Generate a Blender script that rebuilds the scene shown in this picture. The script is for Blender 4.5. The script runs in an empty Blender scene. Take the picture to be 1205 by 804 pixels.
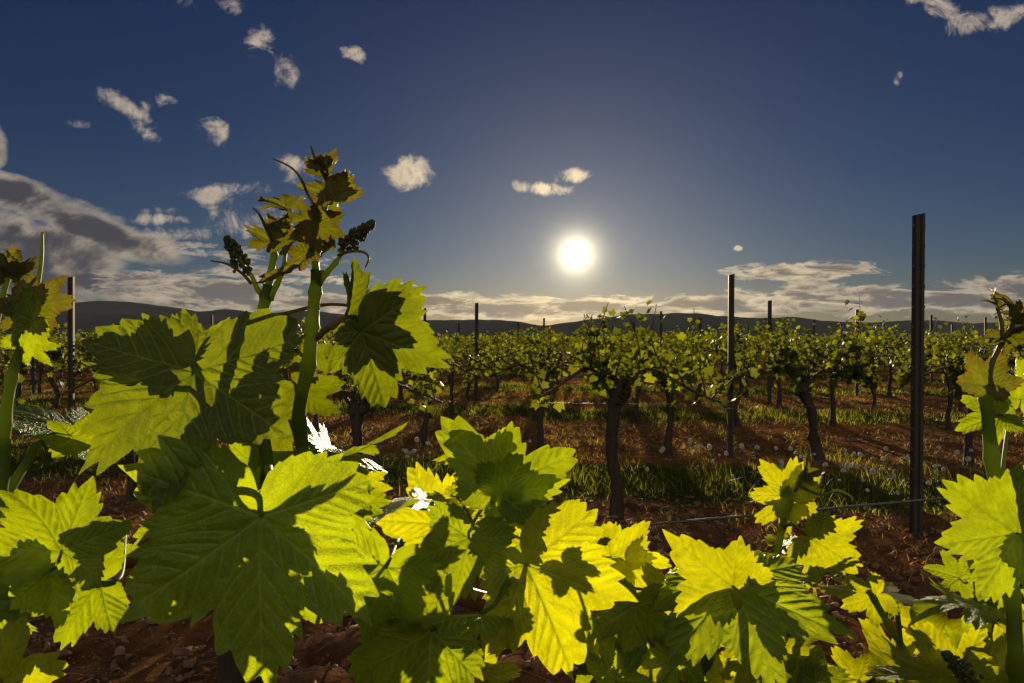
import bpy, math, random
import numpy as np
from mathutils import Vector
R = math.radians
rnd = random.Random(7)
rng = np.random.default_rng(7)
sc = bpy.context.scene
COL = sc.collection

# ------------------------------------------------------------------ camera
CAM_H, F, UC, VC = 1.10, 803.0, 602.5, 398.0
cam_d = bpy.data.cameras.new('camera'); cam = bpy.data.objects.new('camera', cam_d); COL.objects.link(cam)
cam_d.lens = 24; cam_d.sensor_width = 36; cam_d.clip_start = 0.02; cam_d.clip_end = 60000
cam_d.shift_y = -(402 - VC) / 1205
cam.location = (0, 0, CAM_H); cam.rotation_euler = (R(90), 0, 0)
sc.camera = cam

# ------------------------------------------------------------------ light
SUN_AZ, SUN_EL = math.atan2(678 - UC, F), math.atan2(VC - 300, F)      # azimuth from +Y towards +X
SUN_DIR = Vector((math.sin(SUN_AZ) * math.cos(SUN_EL), math.cos(SUN_AZ) * math.cos(SUN_EL), math.sin(SUN_EL)))
sun_d = bpy.data.lights.new('sun', 'SUN'); sun = bpy.data.objects.new('sun', sun_d); COL.objects.link(sun)
sun_d.energy = 5.0; sun_d.angle = R(0.55); sun_d.color = (1.0, 0.80, 0.52)
sun.rotation_euler = (SUN_DIR).to_track_quat('Z', 'Y').to_euler()
sc.view_settings.view_transform = 'Standard'; sc.view_settings.look = 'None'
sc.view_settings.exposure = 0.7; sc.view_settings.gamma = 1; sc.view_settings.use_curve_mapping = False
sc.cycles.max_bounces = 8; sc.cycles.transmission_bounces = 6; sc.cycles.transparent_max_bounces = 8
sc.cycles.use_denoising = True


class NT:
    """small helper around a node tree"""
    def __init__(s, tree):
        s.t = tree; s.n = tree.nodes; s.l = tree.links
    def add(s, typ, **kw):
        n = s.n.new(typ)
        for k, v in kw.items():
            setattr(n, k, v)
        return n
    def set(s, sock, v):
        if isinstance(v, bpy.types.NodeSocket): s.l.new(v, sock)
        elif v is not None: sock.default_value = v
    def math(s, op, a, b=None, c=None, clamp=False):
        n = s.add('ShaderNodeMath', operation=op, use_clamp=clamp)
        s.set(n.inputs[0], a)
        if b is not None: s.set(n.inputs[1], b)
        if c is not None: s.set(n.inputs[2], c)
        return n.outputs[0]
    def vmath(s, op, a, b=None):
        n = s.add('ShaderNodeVectorMath', operation=op)
        s.set(n.inputs[0], a)
        if b is not None: s.set(n.inputs[1], b)
        return n.outputs['Value'] if op in ('DOT_PRODUCT', 'LENGTH', 'DISTANCE') else n.outputs[0]
    def mix(s, f, a, b, blend='MIX'):
        n = s.add('ShaderNodeMix', data_type='RGBA', blend_type=blend)
        s.set(n.inputs[0], f); s.set(n.inputs[6], a); s.set(n.inputs[7], b)
        return n.outputs[2]
    def ss(s, x, a, b, lo=0.0, hi=1.0):
        n = s.add('ShaderNodeMapRange', interpolation_type='SMOOTHSTEP')
        s.set(n.inputs[0], x); s.set(n.inputs[1], a); s.set(n.inputs[2], b); s.set(n.inputs[3], lo); s.set(n.inputs[4], hi)
        return n.outputs[0]
    def ramp(s, x, stops):
        n = s.add('ShaderNodeValToRGB'); e = n.color_ramp.elements
        while len(e) < len(stops): e.new(0.5)
        for i, (p, c) in enumerate(stops):
            e[i].position = p; e[i].color = (*c, 1)
        s.set(n.inputs[0], x)
        return n.outputs[0]
    def noise(s, vec, scale, detail=4, rough=0.55, dist=0.0):
        n = s.add('ShaderNodeTexNoise')
        if vec is not None: s.l.new(vec, n.inputs['Vector'])
        n.inputs['Scale'].default_value = scale; n.inputs['Detail'].default_value = detail
        n.inputs['Roughness'].default_value = rough; n.inputs['Distortion'].default_value = dist
        return n.outputs[0]


def c4(c): return (c[0], c[1], c[2], 1.0)


def build_world():
    w = bpy.data.worlds.new('World'); sc.world = w; w.use_nodes = True
    t = NT(w.node_tree); t.n.clear()
    out = t.add('ShaderNodeOutputWorld'); bg = t.add('ShaderNodeBackground'); t.l.new(bg.outputs[0], out.inputs[0])
    sky = t.add('ShaderNodeTexSky', sky_type='NISHITA', sun_disc=False)
    sky.sun_elevation = SUN_EL; sky.sun_rotation = SUN_AZ; sky.air_density = 1.0; sky.dust_density = 0.4; sky.ozone_density = 3.5; sky.altitude = 400
    tc = t.add('ShaderNodeTexCoord'); D = t.vmath('NORMALIZE', tc.outputs['Generated'])
    sep = t.add('ShaderNodeSeparateXYZ'); t.l.new(D, sep.inputs[0])
    X, Y, Z = sep.outputs
    # the sky itself, the deep blue of a clear evening, cooled towards the zenith
    elev = t.math('MULTIPLY', Z, 1.0)
    tint = t.ramp(elev, [(0.0, (0.150, 0.145, 0.145)), (0.10, (0.122, 0.132, 0.165)), (0.25, (0.088, 0.106, 0.158)), (0.50, (0.060, 0.083, 0.150)), (1.0, (0.06, 0.085, 0.15))])
    base = t.mix(1.0, sky.outputs[0], tint, 'MULTIPLY')
    # glow of the low sun in the air around it
    sd = t.vmath('DOT_PRODUCT', D, tuple(SUN_DIR))
    ang = t.math('ARCCOSINE', t.math('MINIMUM', sd, 0.9999999))
    g1 = t.math('EXPONENT', t.math('MULTIPLY', ang, -78.0))
    g2 = t.math('EXPONENT', t.math('MULTIPLY', ang, -7.0))
    disc = t.ss(ang, 0.0185, 0.0075)
    # clouds, laid on direction (x/y, z/y) so that they sit at fixed bearings of the sky
    yy = t.math('MAXIMUM', Y, 0.12)
    gx = t.math('DIVIDE', X, yy); gz = t.math('DIVIDE', Z, yy)
    cmb = t.add('ShaderNodeCombineXYZ'); t.l.new(gx, cmb.inputs[0]); t.l.new(gz, cmb.inputs[1]); G = cmb.outputs[0]
    def blob(u, v, ru, rv, rot=0.0, k=1.0):
        m = t.add('ShaderNodeMapping', vector_type='TEXTURE')
        m.inputs['Location'].default_value = ((u - UC) / F, (VC - v) / F, 0)
        m.inputs['Rotation'].default_value = (0, 0, R(rot))
        m.inputs['Scale'].default_value = (ru / F, rv / F, 1)
        t.l.new(G, m.inputs[0])
        l = t.vmath('LENGTH', m.outputs[0])
        return t.ss(l, 1.25, 0.1, 0.0, k)
    def env(lst):
        r = None
        for b in lst:
            o = blob(*b); r = o if r is None else t.math('MAXIMUM', r, o)
        return r
    big = env([(30, 232, 150, 26, -16, .95), (90, 262, 130, 26, -20, 1.0), (175, 295, 90, 26, -8, 1.0), (20, 290, 180, 50, -10, 1.05), (10, 335, 190, 40, 0, .95), (150, 338, 200, 26, -6, .95),
               (-5, 168, 26, 36, 0, .8), (-250, 250, 260, 110, 0, .9), (-500, 330, 300, 60, 0, .9)])
    small = env([(481, 204, 42, 30, 0, 1.2), (636, 222, 56, 13, -3, .95), (672, 207, 34, 14, 5, .95), (412, 63, 26, 13, -20, .9), (303, 44, 30, 26, 30, 1.0), (275, 8, 34, 16, -40, .9), (225, 5, 22, 20, 0, .7),
                 (150, 128, 70, 17, -28, .92), (185, 122, 40, 20, 20, .75), (170, 150, 40, 16, -40, .8), (252, 155, 30, 22, 0, .7), (95, 145, 22, 10, 0, .6), (335, 85, 22, 36, 15, .68), (1165, 22, 74, 22, 14, 1.0), (1100, 8, 60, 18, -20, .9), (1128, 30, 40, 22, 40, .8), (1057, 92, 9, 14, -30, .95),
                 (350, 196, 40, 24, 0, .8), (240, 230, 52, 18, 0, .9), (295, 222, 40, 16, 0, .8), (290, 262, 80, 30, 0, .85), (200, 258, 70, 10, 0, .75), (230, 275, 80, 14, 0, .7), (868, 292, 8, 5, 0, 1.0), (310, 245, 90, 9, -8, .62), (260, 300, 90, 9, -6, .62), (345, 270, 70, 9, -6, .6), (225, 245, 80, 8, 4, .55), (380, 330, 90, 8, -3, .6), (318, 60, 14, 40, 12, .55),
                 (1460, 150, 130, 40, 10, .9)])
    low = env([(440, 358, 280, 20, 0, .95), (250, 345, 190, 30, -5, 1.0), (640, 364, 340, 19, 0, 1.05), (850, 360, 200, 24, 3, .95), (950, 320, 115, 17, 0, 1.0), (1000, 350, 170, 28, 0, .95), (1180, 348, 180, 34, 4, .95), (1450, 345, 300, 40, 4, .9),
               (330, 325, 190, 16, -4, .7), (300, 300, 150, 16, -4, .62)])
    mpn = t.add('ShaderNodeMapping'); mpn.inputs['Scale'].default_value = (1, 1.7, 1); t.l.new(G, mpn.inputs[0]); Gn = mpn.outputs[0]
    mps = t.add('ShaderNodeMapping'); mps.inputs['Scale'].default_value = (1, 4.2, 1); t.l.new(G, mps.inputs[0]); Gs = mps.outputs[0]
    n1 = t.noise(Gn, 5.5, 12, 0.62, 0.5); n2 = t.noise(Gs, 11.0, 12, 0.68, 0.5); n3 = t.noise(G, 20.0, 12, 0.70, 0.45)
    def cov(e, n, amp): return t.math('ADD', e, t.math('MULTIPLY', t.math('SUBTRACT', n, 0.5), amp))
    cb = cov(big, n1, 2.3); cs = cov(small, n3, 3.1); cl = cov(low, n2, 2.7)
    gate = lambda c, e: t.math('MULTIPLY', c, t.ss(e, 0.0, 0.25))
    cb, cs, cl = gate(cb, big), gate(cs, small), gate(cl, low)
    ab = t.ss(cb, 0.26, 0.80, 0, .97); as_ = t.ss(cs, 0.42, 1.35, 0, .95); al = t.ss(cl, 0.38, 0.74, 0, .97)
    # lit rims and grey cores
    near = t.math('EXPONENT', t.math('MULTIPLY', ang, -4.2))
    lit = t.mix(near, c4((0.25, 0.208, 0.168)), c4((0.98, 0.76, 0.42)))
    dark_b = c4((0.034, 0.034, 0.042)); dark_l = t.mix(near, c4((0.045, 0.046, 0.060)), c4((0.33, 0.26, 0.16)))
    n4 = t.noise(Gn, 10.0, 9, 0.62, 0.3)
    colb = t.mix(t.ss(t.math('ADD', cb, t.math('MULTIPLY', n4, 1.5)), 1.05, 1.75), lit, dark_b)
    n5 = t.noise(Gs, 15.0, 9, 0.66, 0.4)
    coll = t.mix(t.ss(t.math('ADD', cl, t.math('MULTIPLY', n5, 1.4)), 1.12, 1.75), lit, dark_l)
    cols = t.mix(t.ss(t.math('ADD', cs, t.math('MULTIPLY', n4, 0.8)), 1.3, 2.2), t.mix(1.0, lit, c4((1.15, 1.16, 1.2)), 'MULTIPLY'), c4((0.16, 0.135, 0.115)))
    S = 0.10
    skyc = t.mix(1.0, base, c4((S, S, S)), 'MULTIPLY')
    gl = t.mix(1.0, t.mix(g2, c4((0, 0, 0)), c4((0.105, 0.085, 0.050))), t.mix(g1, c4((0, 0, 0)), c4((3.4, 2.9, 1.9))), 'ADD')
    c = t.mix(1.0, skyc, gl, 'ADD')
    c = t.mix(ab, c, colb); c = t.mix(al, c, coll); c = t.mix(as_, c, cols)
    c = t.mix(disc, c, c4((14, 12.5, 10)))
    # unseen bright clouds added behind the camera to fill the shaded leaf fronts
    nb = t.noise(D, 2.6, 6, .6)
    back = t.math('MULTIPLY', t.math('MULTIPLY', t.ss(Y, 0.05, -0.45), t.ss(nb, .38, .62)), t.ss(Z, .0, .12))
    c = t.mix(back, c, c4((0.46, 0.41, 0.33)))
    # below the horizon the world is dim earth (only seen by reflections under the ground sheet)
    c = t.mix(t.ss(Z, -0.01, -0.06), c, c4((0.02, 0.018, 0.015)))
    t.l.new(c, bg.inputs[0]); bg.inputs[1].default_value = 1.0
build_world()

# ------------------------------------------------------------------ helpers
def P(u, v, d):
    return np.array(((u - UC) / F * d, d, CAM_H - (v - VC) / F * d))


def tag(o, label=None, cat=None, group=None, kind=None):
    if label: o['label'] = label
    if cat: o['category'] = cat
    if group: o['group'] = group
    if kind: o['kind'] = kind
    return o


def empty(name, loc=(0, 0, 0), rz=0.0):
    o = bpy.data.objects.new(name, None); COL.objects.link(o); o.location = loc; o.rotation_euler = (0, 0, rz)
    o.empty_display_size = 0.1
    return o


def link_mesh(name, me, mat, parent=None, smooth=True):
    o = bpy.data.objects.new(name, me); COL.objects.link(o)
    for m in (mat if isinstance(mat, (list, tuple)) else [mat]): me.materials.append(m)
    if smooth: me.shade_smooth()
    if parent: o.parent = parent
    return o


def np_mesh(name, V, Q, uv=None, attrs=None):
    """V (n,3); Q: (m,4) or (m,3) int array"""
    me = bpy.data.meshes.new(name); V = np.asarray(V, np.float32); Q = np.asarray(Q, np.int32)
    k = Q.shape[1]; m = len(Q)
    me.vertices.add(len(V)); me.vertices.foreach_set('co', V.ravel())
    me.loops.add(m * k); me.loops.foreach_set('vertex_index', Q.ravel())
    me.polygons.add(m); me.polygons.foreach_set('loop_start', np.arange(0, m * k, k, dtype=np.int32))
    if uv is not None:
        l = me.uv_layers.new(name='UVMap'); l.data.foreach_set('uv', np.asarray(uv, np.float32)[Q.ravel()].ravel())
    if attrs:
        for a, val in attrs.items():
            at = me.attributes.new(a, 'FLOAT', 'POINT'); at.data.foreach_set('value', np.asarray(val, np.float32))
    me.update(calc_edges=True); me.validate()
    return me


class MB:
    """collects quads (triangles as degenerate-free separate list) for one mesh object"""
    def __init__(s): s.V = []; s.Q = []; s.T = []; s.n = 0
    def add(s, V, Q=None, T=None):
        V = np.asarray(V, float); s.V.append(V)
        if Q is not None and len(Q): s.Q.append(np.asarray(Q) + s.n)
        if T is not None and len(T): s.T.append(np.asarray(T) + s.n)
        s.n += len(V)
    def box(s, c, size, rz=0.0):
        x, y, z = np.array(size) / 2
        V = np.array([(-x, -y, -z), (x, -y, -z), (x, y, -z), (-x, y, -z), (-x, -y, z), (x, -y, z), (x, y, z), (-x, y, z)])
        cs, sn = math.cos(rz), math.sin(rz)
        V = np.stack([V[:, 0] * cs - V[:, 1] * sn, V[:, 0] * sn + V[:, 1] * cs, V[:, 2]], 1) + np.array(c)
        s.add(V, [(0, 3, 2, 1), (4, 5, 6, 7), (0, 1, 5, 4), (1, 2, 6, 5), (2, 3, 7, 6), (3, 0, 4, 7)])
    def tube(s, pts, rad, n=8, gnarl=0.0, seed=0):
        V, Q = tube_geo(pts, rad, n, gnarl, seed); s.add(V, Q)
    def build(s, name, mat, parent=None, smooth=True):
        V = np.concatenate(s.V)
        me = bpy.data.meshes.new(name)
        faces = []
        for q in s.Q: faces += q.tolist()
        for t in s.T: faces += t.tolist()
        me.from_pydata(V.tolist(), [], faces); me.update()
        return link_mesh(name, me, mat, parent, smooth)


def catmull(pts, n=6):
    p = np.asarray(pts, float)
    if len(p) < 3: return np.array([p[0] + (p[-1] - p[0]) * t for t in np.linspace(0, 1, n + 1)])
    q = np.vstack([2 * p[0] - p[1], p, 2 * p[-1] - p[-2]]); out = []
    for i in range(1, len(q) - 2):
        for t in np.linspace(0, 1, n, endpoint=False):
            a, b, c, d = q[i - 1:i + 3]
            out.append(0.5 * ((2 * b) + (c - a) * t + (2 * a - 5 * b + 4 * c - d) * t * t + (3 * b - a - 3 * c + d) * t ** 3))
    out.append(q[-2]); return np.array(out)


def tube_geo(pts, rad, n=8, gnarl=0.0, seed=0, cap=True):
    pts = np.asarray(pts, float); m = len(pts)
    rad = np.interp(np.linspace(0, 1, m), np.linspace(0, 1, len(rad)), rad) if not np.isscalar(rad) else np.full(m, rad)
    T = np.gradient(pts, axis=0); T /= np.linalg.norm(T, axis=1)[:, None] + 1e-12
    ref = np.array((0.0, 1.0, 0.0)) if abs(T[0][1]) < 0.8 else np.array((1.0, 0, 0))
    A = np.zeros_like(T); a = ref - T[0] * ref.dot(T[0])
    for i in range(m):
        a = a - T[i] * a.dot(T[i]); a /= np.linalg.norm(a) + 1e-12; A[i] = a
    B = np.cross(T, A); th = np.linspace(0, 2 * math.pi, n, endpoint=False)
    rr = np.repeat(rad[:, None], n, 1)
    if gnarl:
        r = np.random.default_rng(seed); g = r.normal(0, 1, (m, n))
        g = (g + np.roll(g, 1, 0) + np.roll(g, -1, 0) + np.roll(g, 1, 1) * .6) / 2; rr = rr * (1 + gnarl * g)
    V = pts[:, None, :] + rr[:, :, None] * (A[:, None, :] * np.cos(th)[None, :, None] + B[:, None, :] * np.sin(th)[None, :, None])
    V = V.reshape(-1, 3); i = np.arange(m - 1)[:, None] * n; j = np.arange(n)[None, :]; j2 = (j + 1) % n
    Q = np.stack([i + j, i + j2, i + n + j2, i + n + j], -1).reshape(-1, 4)
    if cap:
        V = np.vstack([V, pts[0], pts[-1]]); c0, c1 = len(V) - 2, len(V) - 1; jj = np.arange(0, n, 2)
        if n % 2 == 0:
            Q = np.vstack([Q, np.stack([np.full(n // 2, c0), (jj + 2) % n, (jj + 1) % n, jj], 1),
                           np.stack([np.full(n // 2, c1), (m - 1) * n + jj, (m - 1) * n + (jj + 1) % n, (m - 1) * n + (jj + 2) % n], 1)])
    return V, Q


def vnoise(x, y, seed=0):
    xi = np.floor(x).astype(np.int64); yi = np.floor(y).astype(np.int64); fx = x - xi; fy = y - yi
    fx = fx * fx * (3 - 2 * fx); fy = fy * fy * (3 - 2 * fy)
    def h(a, b):
        n = (a * 374761393 + b * 668265263 + seed * 974711) & 0xffffffff
        n = ((n ^ (n >> 13)) * 1274126177) & 0xffffffff
        return ((n ^ (n >> 16)) & 0xffff) / 65535.0
    return (h(xi, yi) * (1 - fx) + h(xi + 1, yi) * fx) * (1 - fy) + (h(xi, yi + 1) * (1 - fx) + h(xi + 1, yi + 1) * fx) * fy


def fbm(x, y, oct=4, seed=0):
    r = 0; a = 0.5
    for k in range(oct): r = r + a * vnoise(x * 2 ** k, y * 2 ** k, seed + k); a *= 0.5
    return r / (1 - 0.5 ** oct)

# ------------------------------------------------------------------ materials
def new_mat(name):
    m = bpy.data.materials.new(name); m.use_nodes = True; t = NT(m.node_tree); t.n.clear()
    out = t.add('ShaderNodeOutputMaterial'); return m, t, out


def principled(t, **kw):
    p = t.add('ShaderNodeBsdfPrincipled')
    for k, v in kw.items(): t.set(p.inputs[k.replace('_', ' ')], v)
    return p


def leaf_material(name, top, under, trans, vein_col, rough=0.38, detail=True, tw=0.5, var=0.25, young=None):
    m, t, out = new_mat(name)
    info = t.add('ShaderNodeObjectInfo'); geo = t.add('ShaderNodeNewGeometry'); tc = t.add('ShaderNodeTexCoord')
    if detail:
        va = t.add('ShaderNodeAttribute', attribute_name='vein').outputs['Fac']
        uv = tc.outputs['UV']
        nz = t.noise(uv, 5.0, 4, 0.6)
        fine = t.noise(uv, 60.0, 3, 0.6)
        vor = t.add('ShaderNodeTexVoronoi', feature='DISTANCE_TO_EDGE'); t.l.new(t.vmath('ADD', uv, t.vmath('SCALE', tc.outputs['UV'])), vor.inputs['Vector'])
        vor.inputs['Scale'].default_value = 19.0; vor.inputs['Randomness'].default_value = 1.0
        net = t.ss(vor.outputs['Distance'], 0.0, 0.10, 1.0, 0.0)
        vor2 = t.add('ShaderNodeTexVoronoi', feature='DISTANCE_TO_EDGE'); t.l.new(uv, vor2.inputs['Vector']); vor2.inputs['Scale'].default_value = 60.0
        net2 = t.ss(vor2.outputs['Distance'], 0.0, 0.12, 1.0, 0.0)
        veins = t.math('MAXIMUM', va, t.math('MAXIMUM', t.math('MULTIPLY', net, 0.34), t.math('MULTIPLY', net2, 0.16)))
        rv = nz
    else:
        rv = geo.outputs['Random Per Island']; veins = 0.0; fine = None
    col = t.mix(geo.outputs['Backfacing'], c4(top), c4(under))
    vary = t.math('ADD', 1.0 - var, t.math('MULTIPLY', rv, 2 * var))
    vv = t.math('MULTIPLY', vary, t.math('ADD', 0.85, t.math('MULTIPLY', info.outputs['Random'], 0.3)))
    g = t.add('ShaderNodeCombineXYZ'); [t.l.new(vv, g.inputs[i]) for i in range(3)]
    col = t.mix(1.0, col, g.outputs[0], 'MULTIPLY'); tr = t.mix(1.0, c4(trans), g.outputs[0], 'MULTIPLY')
    if not detail:
        tr = t.mix(t.ss(rv, 0.80, 1.0), tr, c4((trans[0] * 2.2, trans[1] * 2.1, trans[2])))
    if detail:
        col = t.mix(t.math('MULTIPLY', veins, 0.9), col, c4(tuple(1.7 * q for q in vein_col)))
        tr = t.mix(t.math('MULTIPLY', veins, 0.42), tr, c4((trans[0] * .35, trans[1] * .5, trans[2] * .5)))
        if young:
            edge = t.math('MULTIPLY', t.ss(t.add('ShaderNodeAttribute', attribute_name='rim').outputs['Fac'], 0.55, 1.0), t.ss(nz, 0.35, 0.7))
            tr = t.mix(edge, tr, c4(young)); col = t.mix(t.math('MULTIPLY', edge, .7), col, c4((young[0] * .5, young[1] * .5, young[2] * .5)))
        # insect specks and dry flecks
        sp = t.ss(t.noise(uv, 23.0, 2, 0.5), 0.73, 0.77)
        tr = t.mix(t.math('MULTIPLY', sp, .6), tr, c4((0.12, 0.08, 0.02))); col = t.mix(t.math('MULTIPLY', sp, .5), col, c4((0.08, 0.05, 0.02)))
    p = principled(t, Base_Color=col, Roughness=rough); p.inputs['IOR'].default_value = 1.5
    if detail:
        t.set(p.inputs['Roughness'], t.math('ADD', rough - .06, t.math('MULTIPLY', fine, 0.16)))
        b = t.add('ShaderNodeBump'); b.inputs['Strength'].default_value = 0.7; b.inputs['Distance'].default_value = 0.0004
        h = t.math('ADD', t.math('MULTIPLY', net, -1.0), t.math('ADD', t.math('MULTIPLY', net2, -0.45), t.math('MULTIPLY', fine, 0.7)))
        t.l.new(h, b.inputs['Height']); t.l.new(b.outputs[0], p.inputs['Normal'])
    if detail:
        mot = t.ss(t.noise(uv, 3.2, 5, .65, .6), .30, .70, .72, 1.18); gm = t.add('ShaderNodeCombineXYZ'); [t.l.new(mot, gm.inputs[i]) for i in range(2)]; gm.inputs[2].default_value = 1
        tr = t.mix(1.0, tr, gm.outputs[0], 'MULTIPLY')
    tl = t.add('ShaderNodeBsdfTranslucent'); t.l.new(tr, tl.inputs[0])
    if detail: t.l.new(b.outputs[0], tl.inputs['Normal'])
    mx = t.add('ShaderNodeMixShader'); mx.inputs[0].default_value = tw
    t.l.new(p.outputs[0], mx.inputs[1]); t.l.new(tl.outputs[0], mx.inputs[2]); t.l.new(mx.outputs[0], out.inputs[0])
    return m


def simple_mat(name, cols, scale=8, rough=0.7, metal=0.0, bump=0.0, bdist=0.01, stretch=(1, 1, 1), detail=5, spec=0.5, trans=None):
    m, t, out = new_mat(name); tc = t.add('ShaderNodeTexCoord')
    mp = t.add('ShaderNodeMapping'); mp.inputs['Scale'].default_value = stretch; t.l.new(tc.outputs['Object'], mp.inputs[0])
    n = t.noise(mp.outputs[0], scale, detail, 0.62)
    k = len(cols); col = t.ramp(n, [(0.28 + 0.44 * i / max(1, k - 1), c) for i, c in enumerate(cols)])
    p = principled(t, Base_Color=col, Roughness=rough, Metallic=metal); p.inputs['Specular IOR Level'].default_value = spec
    if bump:
        b = t.add('ShaderNodeBump'); b.inputs['Strength'].default_value = bump; b.inputs['Distance'].default_value = bdist
        t.l.new(n, b.inputs['Height']); t.l.new(b.outputs[0], p.inputs['Normal'])
    if trans:
        tl = t.add('ShaderNodeBsdfTranslucent'); tl.inputs[0].default_value = c4(trans[0]); mx = t.add('ShaderNodeMixShader'); mx.inputs[0].default_value = trans[1]
        t.l.new(p.outputs[0], mx.inputs[1]); t.l.new(tl.outputs[0], mx.inputs[2]); t.l.new(mx.outputs[0], out.inputs[0])
    else: t.l.new(p.outputs[0], out.inputs[0])
    return m

M_LEAF = leaf_material('vine_leaf', (0.042, 0.105, 0.004), (0.062, 0.13, 0.008), (0.46, 0.55, 0.003), (0.22, 0.30, 0.06), tw=0.52, rough=0.27)
M_THIN = leaf_material('thin_vine_leaf', (0.062, 0.115, 0.005), (0.085, 0.14, 0.010), (0.68, 0.68, 0.003), (0.22, 0.28, 0.05), tw=0.56, rough=0.27)
M_DIMLEAF = leaf_material('dimmed_vine_leaf', (0.034, 0.060, 0.005), (0.055, 0.085, 0.010), (0.27, 0.32, 0.003), (0.15, 0.20, 0.04), tw=0.46)  # upper leaves' dimmer exposure put into a darker, less translucent leaf colour
M_YOUNG = leaf_material('young_vine_leaf', (0.085, 0.085, 0.014), (0.11, 0.10, 0.03), (0.215, 0.225, 0.005), (0.16, 0.15, 0.04), young=(0.24, 0.10, 0.012), tw=0.45)
M_ROWLEAF = leaf_material('row_vine_leaf', (0.035, 0.060, 0.007), (0.045, 0.075, 0.012), (0.17, 0.19, 0.006), (0.1, 0.2, 0.04), detail=False, rough=0.56, var=0.5, tw=0.45)
M_SHOOT = simple_mat('green_shoot', [(0.05, 0.10, 0.012), (0.09, 0.15, 0.02), (0.16, 0.09, 0.03)], 45, 0.5, bump=0.3, bdist=0.001, stretch=(1, 1, .2), trans=((0.34, 0.42, 0.015), 0.5))
M_YSHOOT = simple_mat('young_shoot', [(0.10, 0.10, 0.02), (0.15, 0.09, 0.03)], 30, 0.45, bump=0.3, bdist=0.001, trans=((0.30, 0.22, 0.03), 0.35))
M_CANE = simple_mat('brown_cane', [(0.10, 0.045, 0.022), (0.19, 0.095, 0.045), (0.13, 0.06, 0.03)], 25, 0.5, bump=0.6, bdist=0.004, stretch=(.25, 1, 1))
M_BARK = simple_mat('vine_bark', [(0.018, 0.012, 0.009), (0.055, 0.038, 0.027), (0.03, 0.02, 0.015)], 22, 0.9, bump=1.0, bdist=0.02, stretch=(1, 1, .18))
M_TWIG = simple_mat('row_cane', [(0.07, 0.04, 0.022), (0.12, 0.08, 0.04)], 20, 0.7)
M_BUD = simple_mat('flower_buds', [(0.045, 0.060, 0.014), (0.085, 0.095, 0.022)], 60, 0.75, trans=((0.22, 0.24, 0.02), 0.35))
M_STEEL = simple_mat('weathered_steel', [(0.026, 0.023, 0.021), (0.055, 0.045, 0.038), (0.05, 0.030, 0.020)], 14, 0.7, metal=0.2, bump=0.15, stretch=(1, 1, .3))
M_WIRE = simple_mat('galvanised_wire', [(0.09, 0.09, 0.09), (0.17, 0.165, 0.16)], 40, 0.5, metal=0.6)
M_CLOD = simple_mat('soil_clods', [(0.09, 0.046, 0.028), (0.20, 0.105, 0.062), (0.34, 0.20, 0.125)], 9, 0.95, bump=0.8, bdist=0.008, detail=7)
M_STRAW = simple_mat('dry_straw', [(0.20, 0.12, 0.055), (0.36, 0.25, 0.12)], 3, 0.7, trans=((0.40, 0.26, 0.10), 0.3))
M_GRASS = simple_mat('grass_blades', [(0.035, 0.060, 0.010), (0.065, 0.095, 0.014), (0.13, 0.12, 0.03)], 2.3, 0.5, trans=((0.36, 0.36, 0.02), 0.5))
M_RUSTGRASS = simple_mat('dried_weeds', [(0.15, 0.06, 0.02), (0.24, 0.12, 0.035), (0.16, 0.13, 0.03), (0.26, 0.19, 0.08)], 2.3, 0.6, trans=((0.50, 0.27, 0.05), 0.5))
M_FLUFF = simple_mat('seed_fluff', [(0.80, 0.78, 0.74), (0.92, 0.90, 0.87)], 30, 0.8, trans=((0.95, 0.92, 0.85), 0.65))

# ------------------------------------------------------------------ ground
SL = 0.18                                    # the rows run across the view: y = y0 - SL * x
def row_s(x, y): return y + SL * x


def ground_z(x, y):
    r = np.hypot(x, y); k = np.clip(1.2 - r / 40.0, 0, 1)
    s = row_s(x, y)
    z = (fbm(x * 1.3, y * 1.3, 3, 3) - .5) * 0.10 * k
    rough = np.clip(1.1 - np.abs(y - 2.2) / 4, 0.15, 1) * np.clip(1.2 - r / 14, 0, 1)
    z = z + (fbm(x * 9, y * 9, 4, 9) - .5) * 0.11 * rough
    return z


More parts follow.
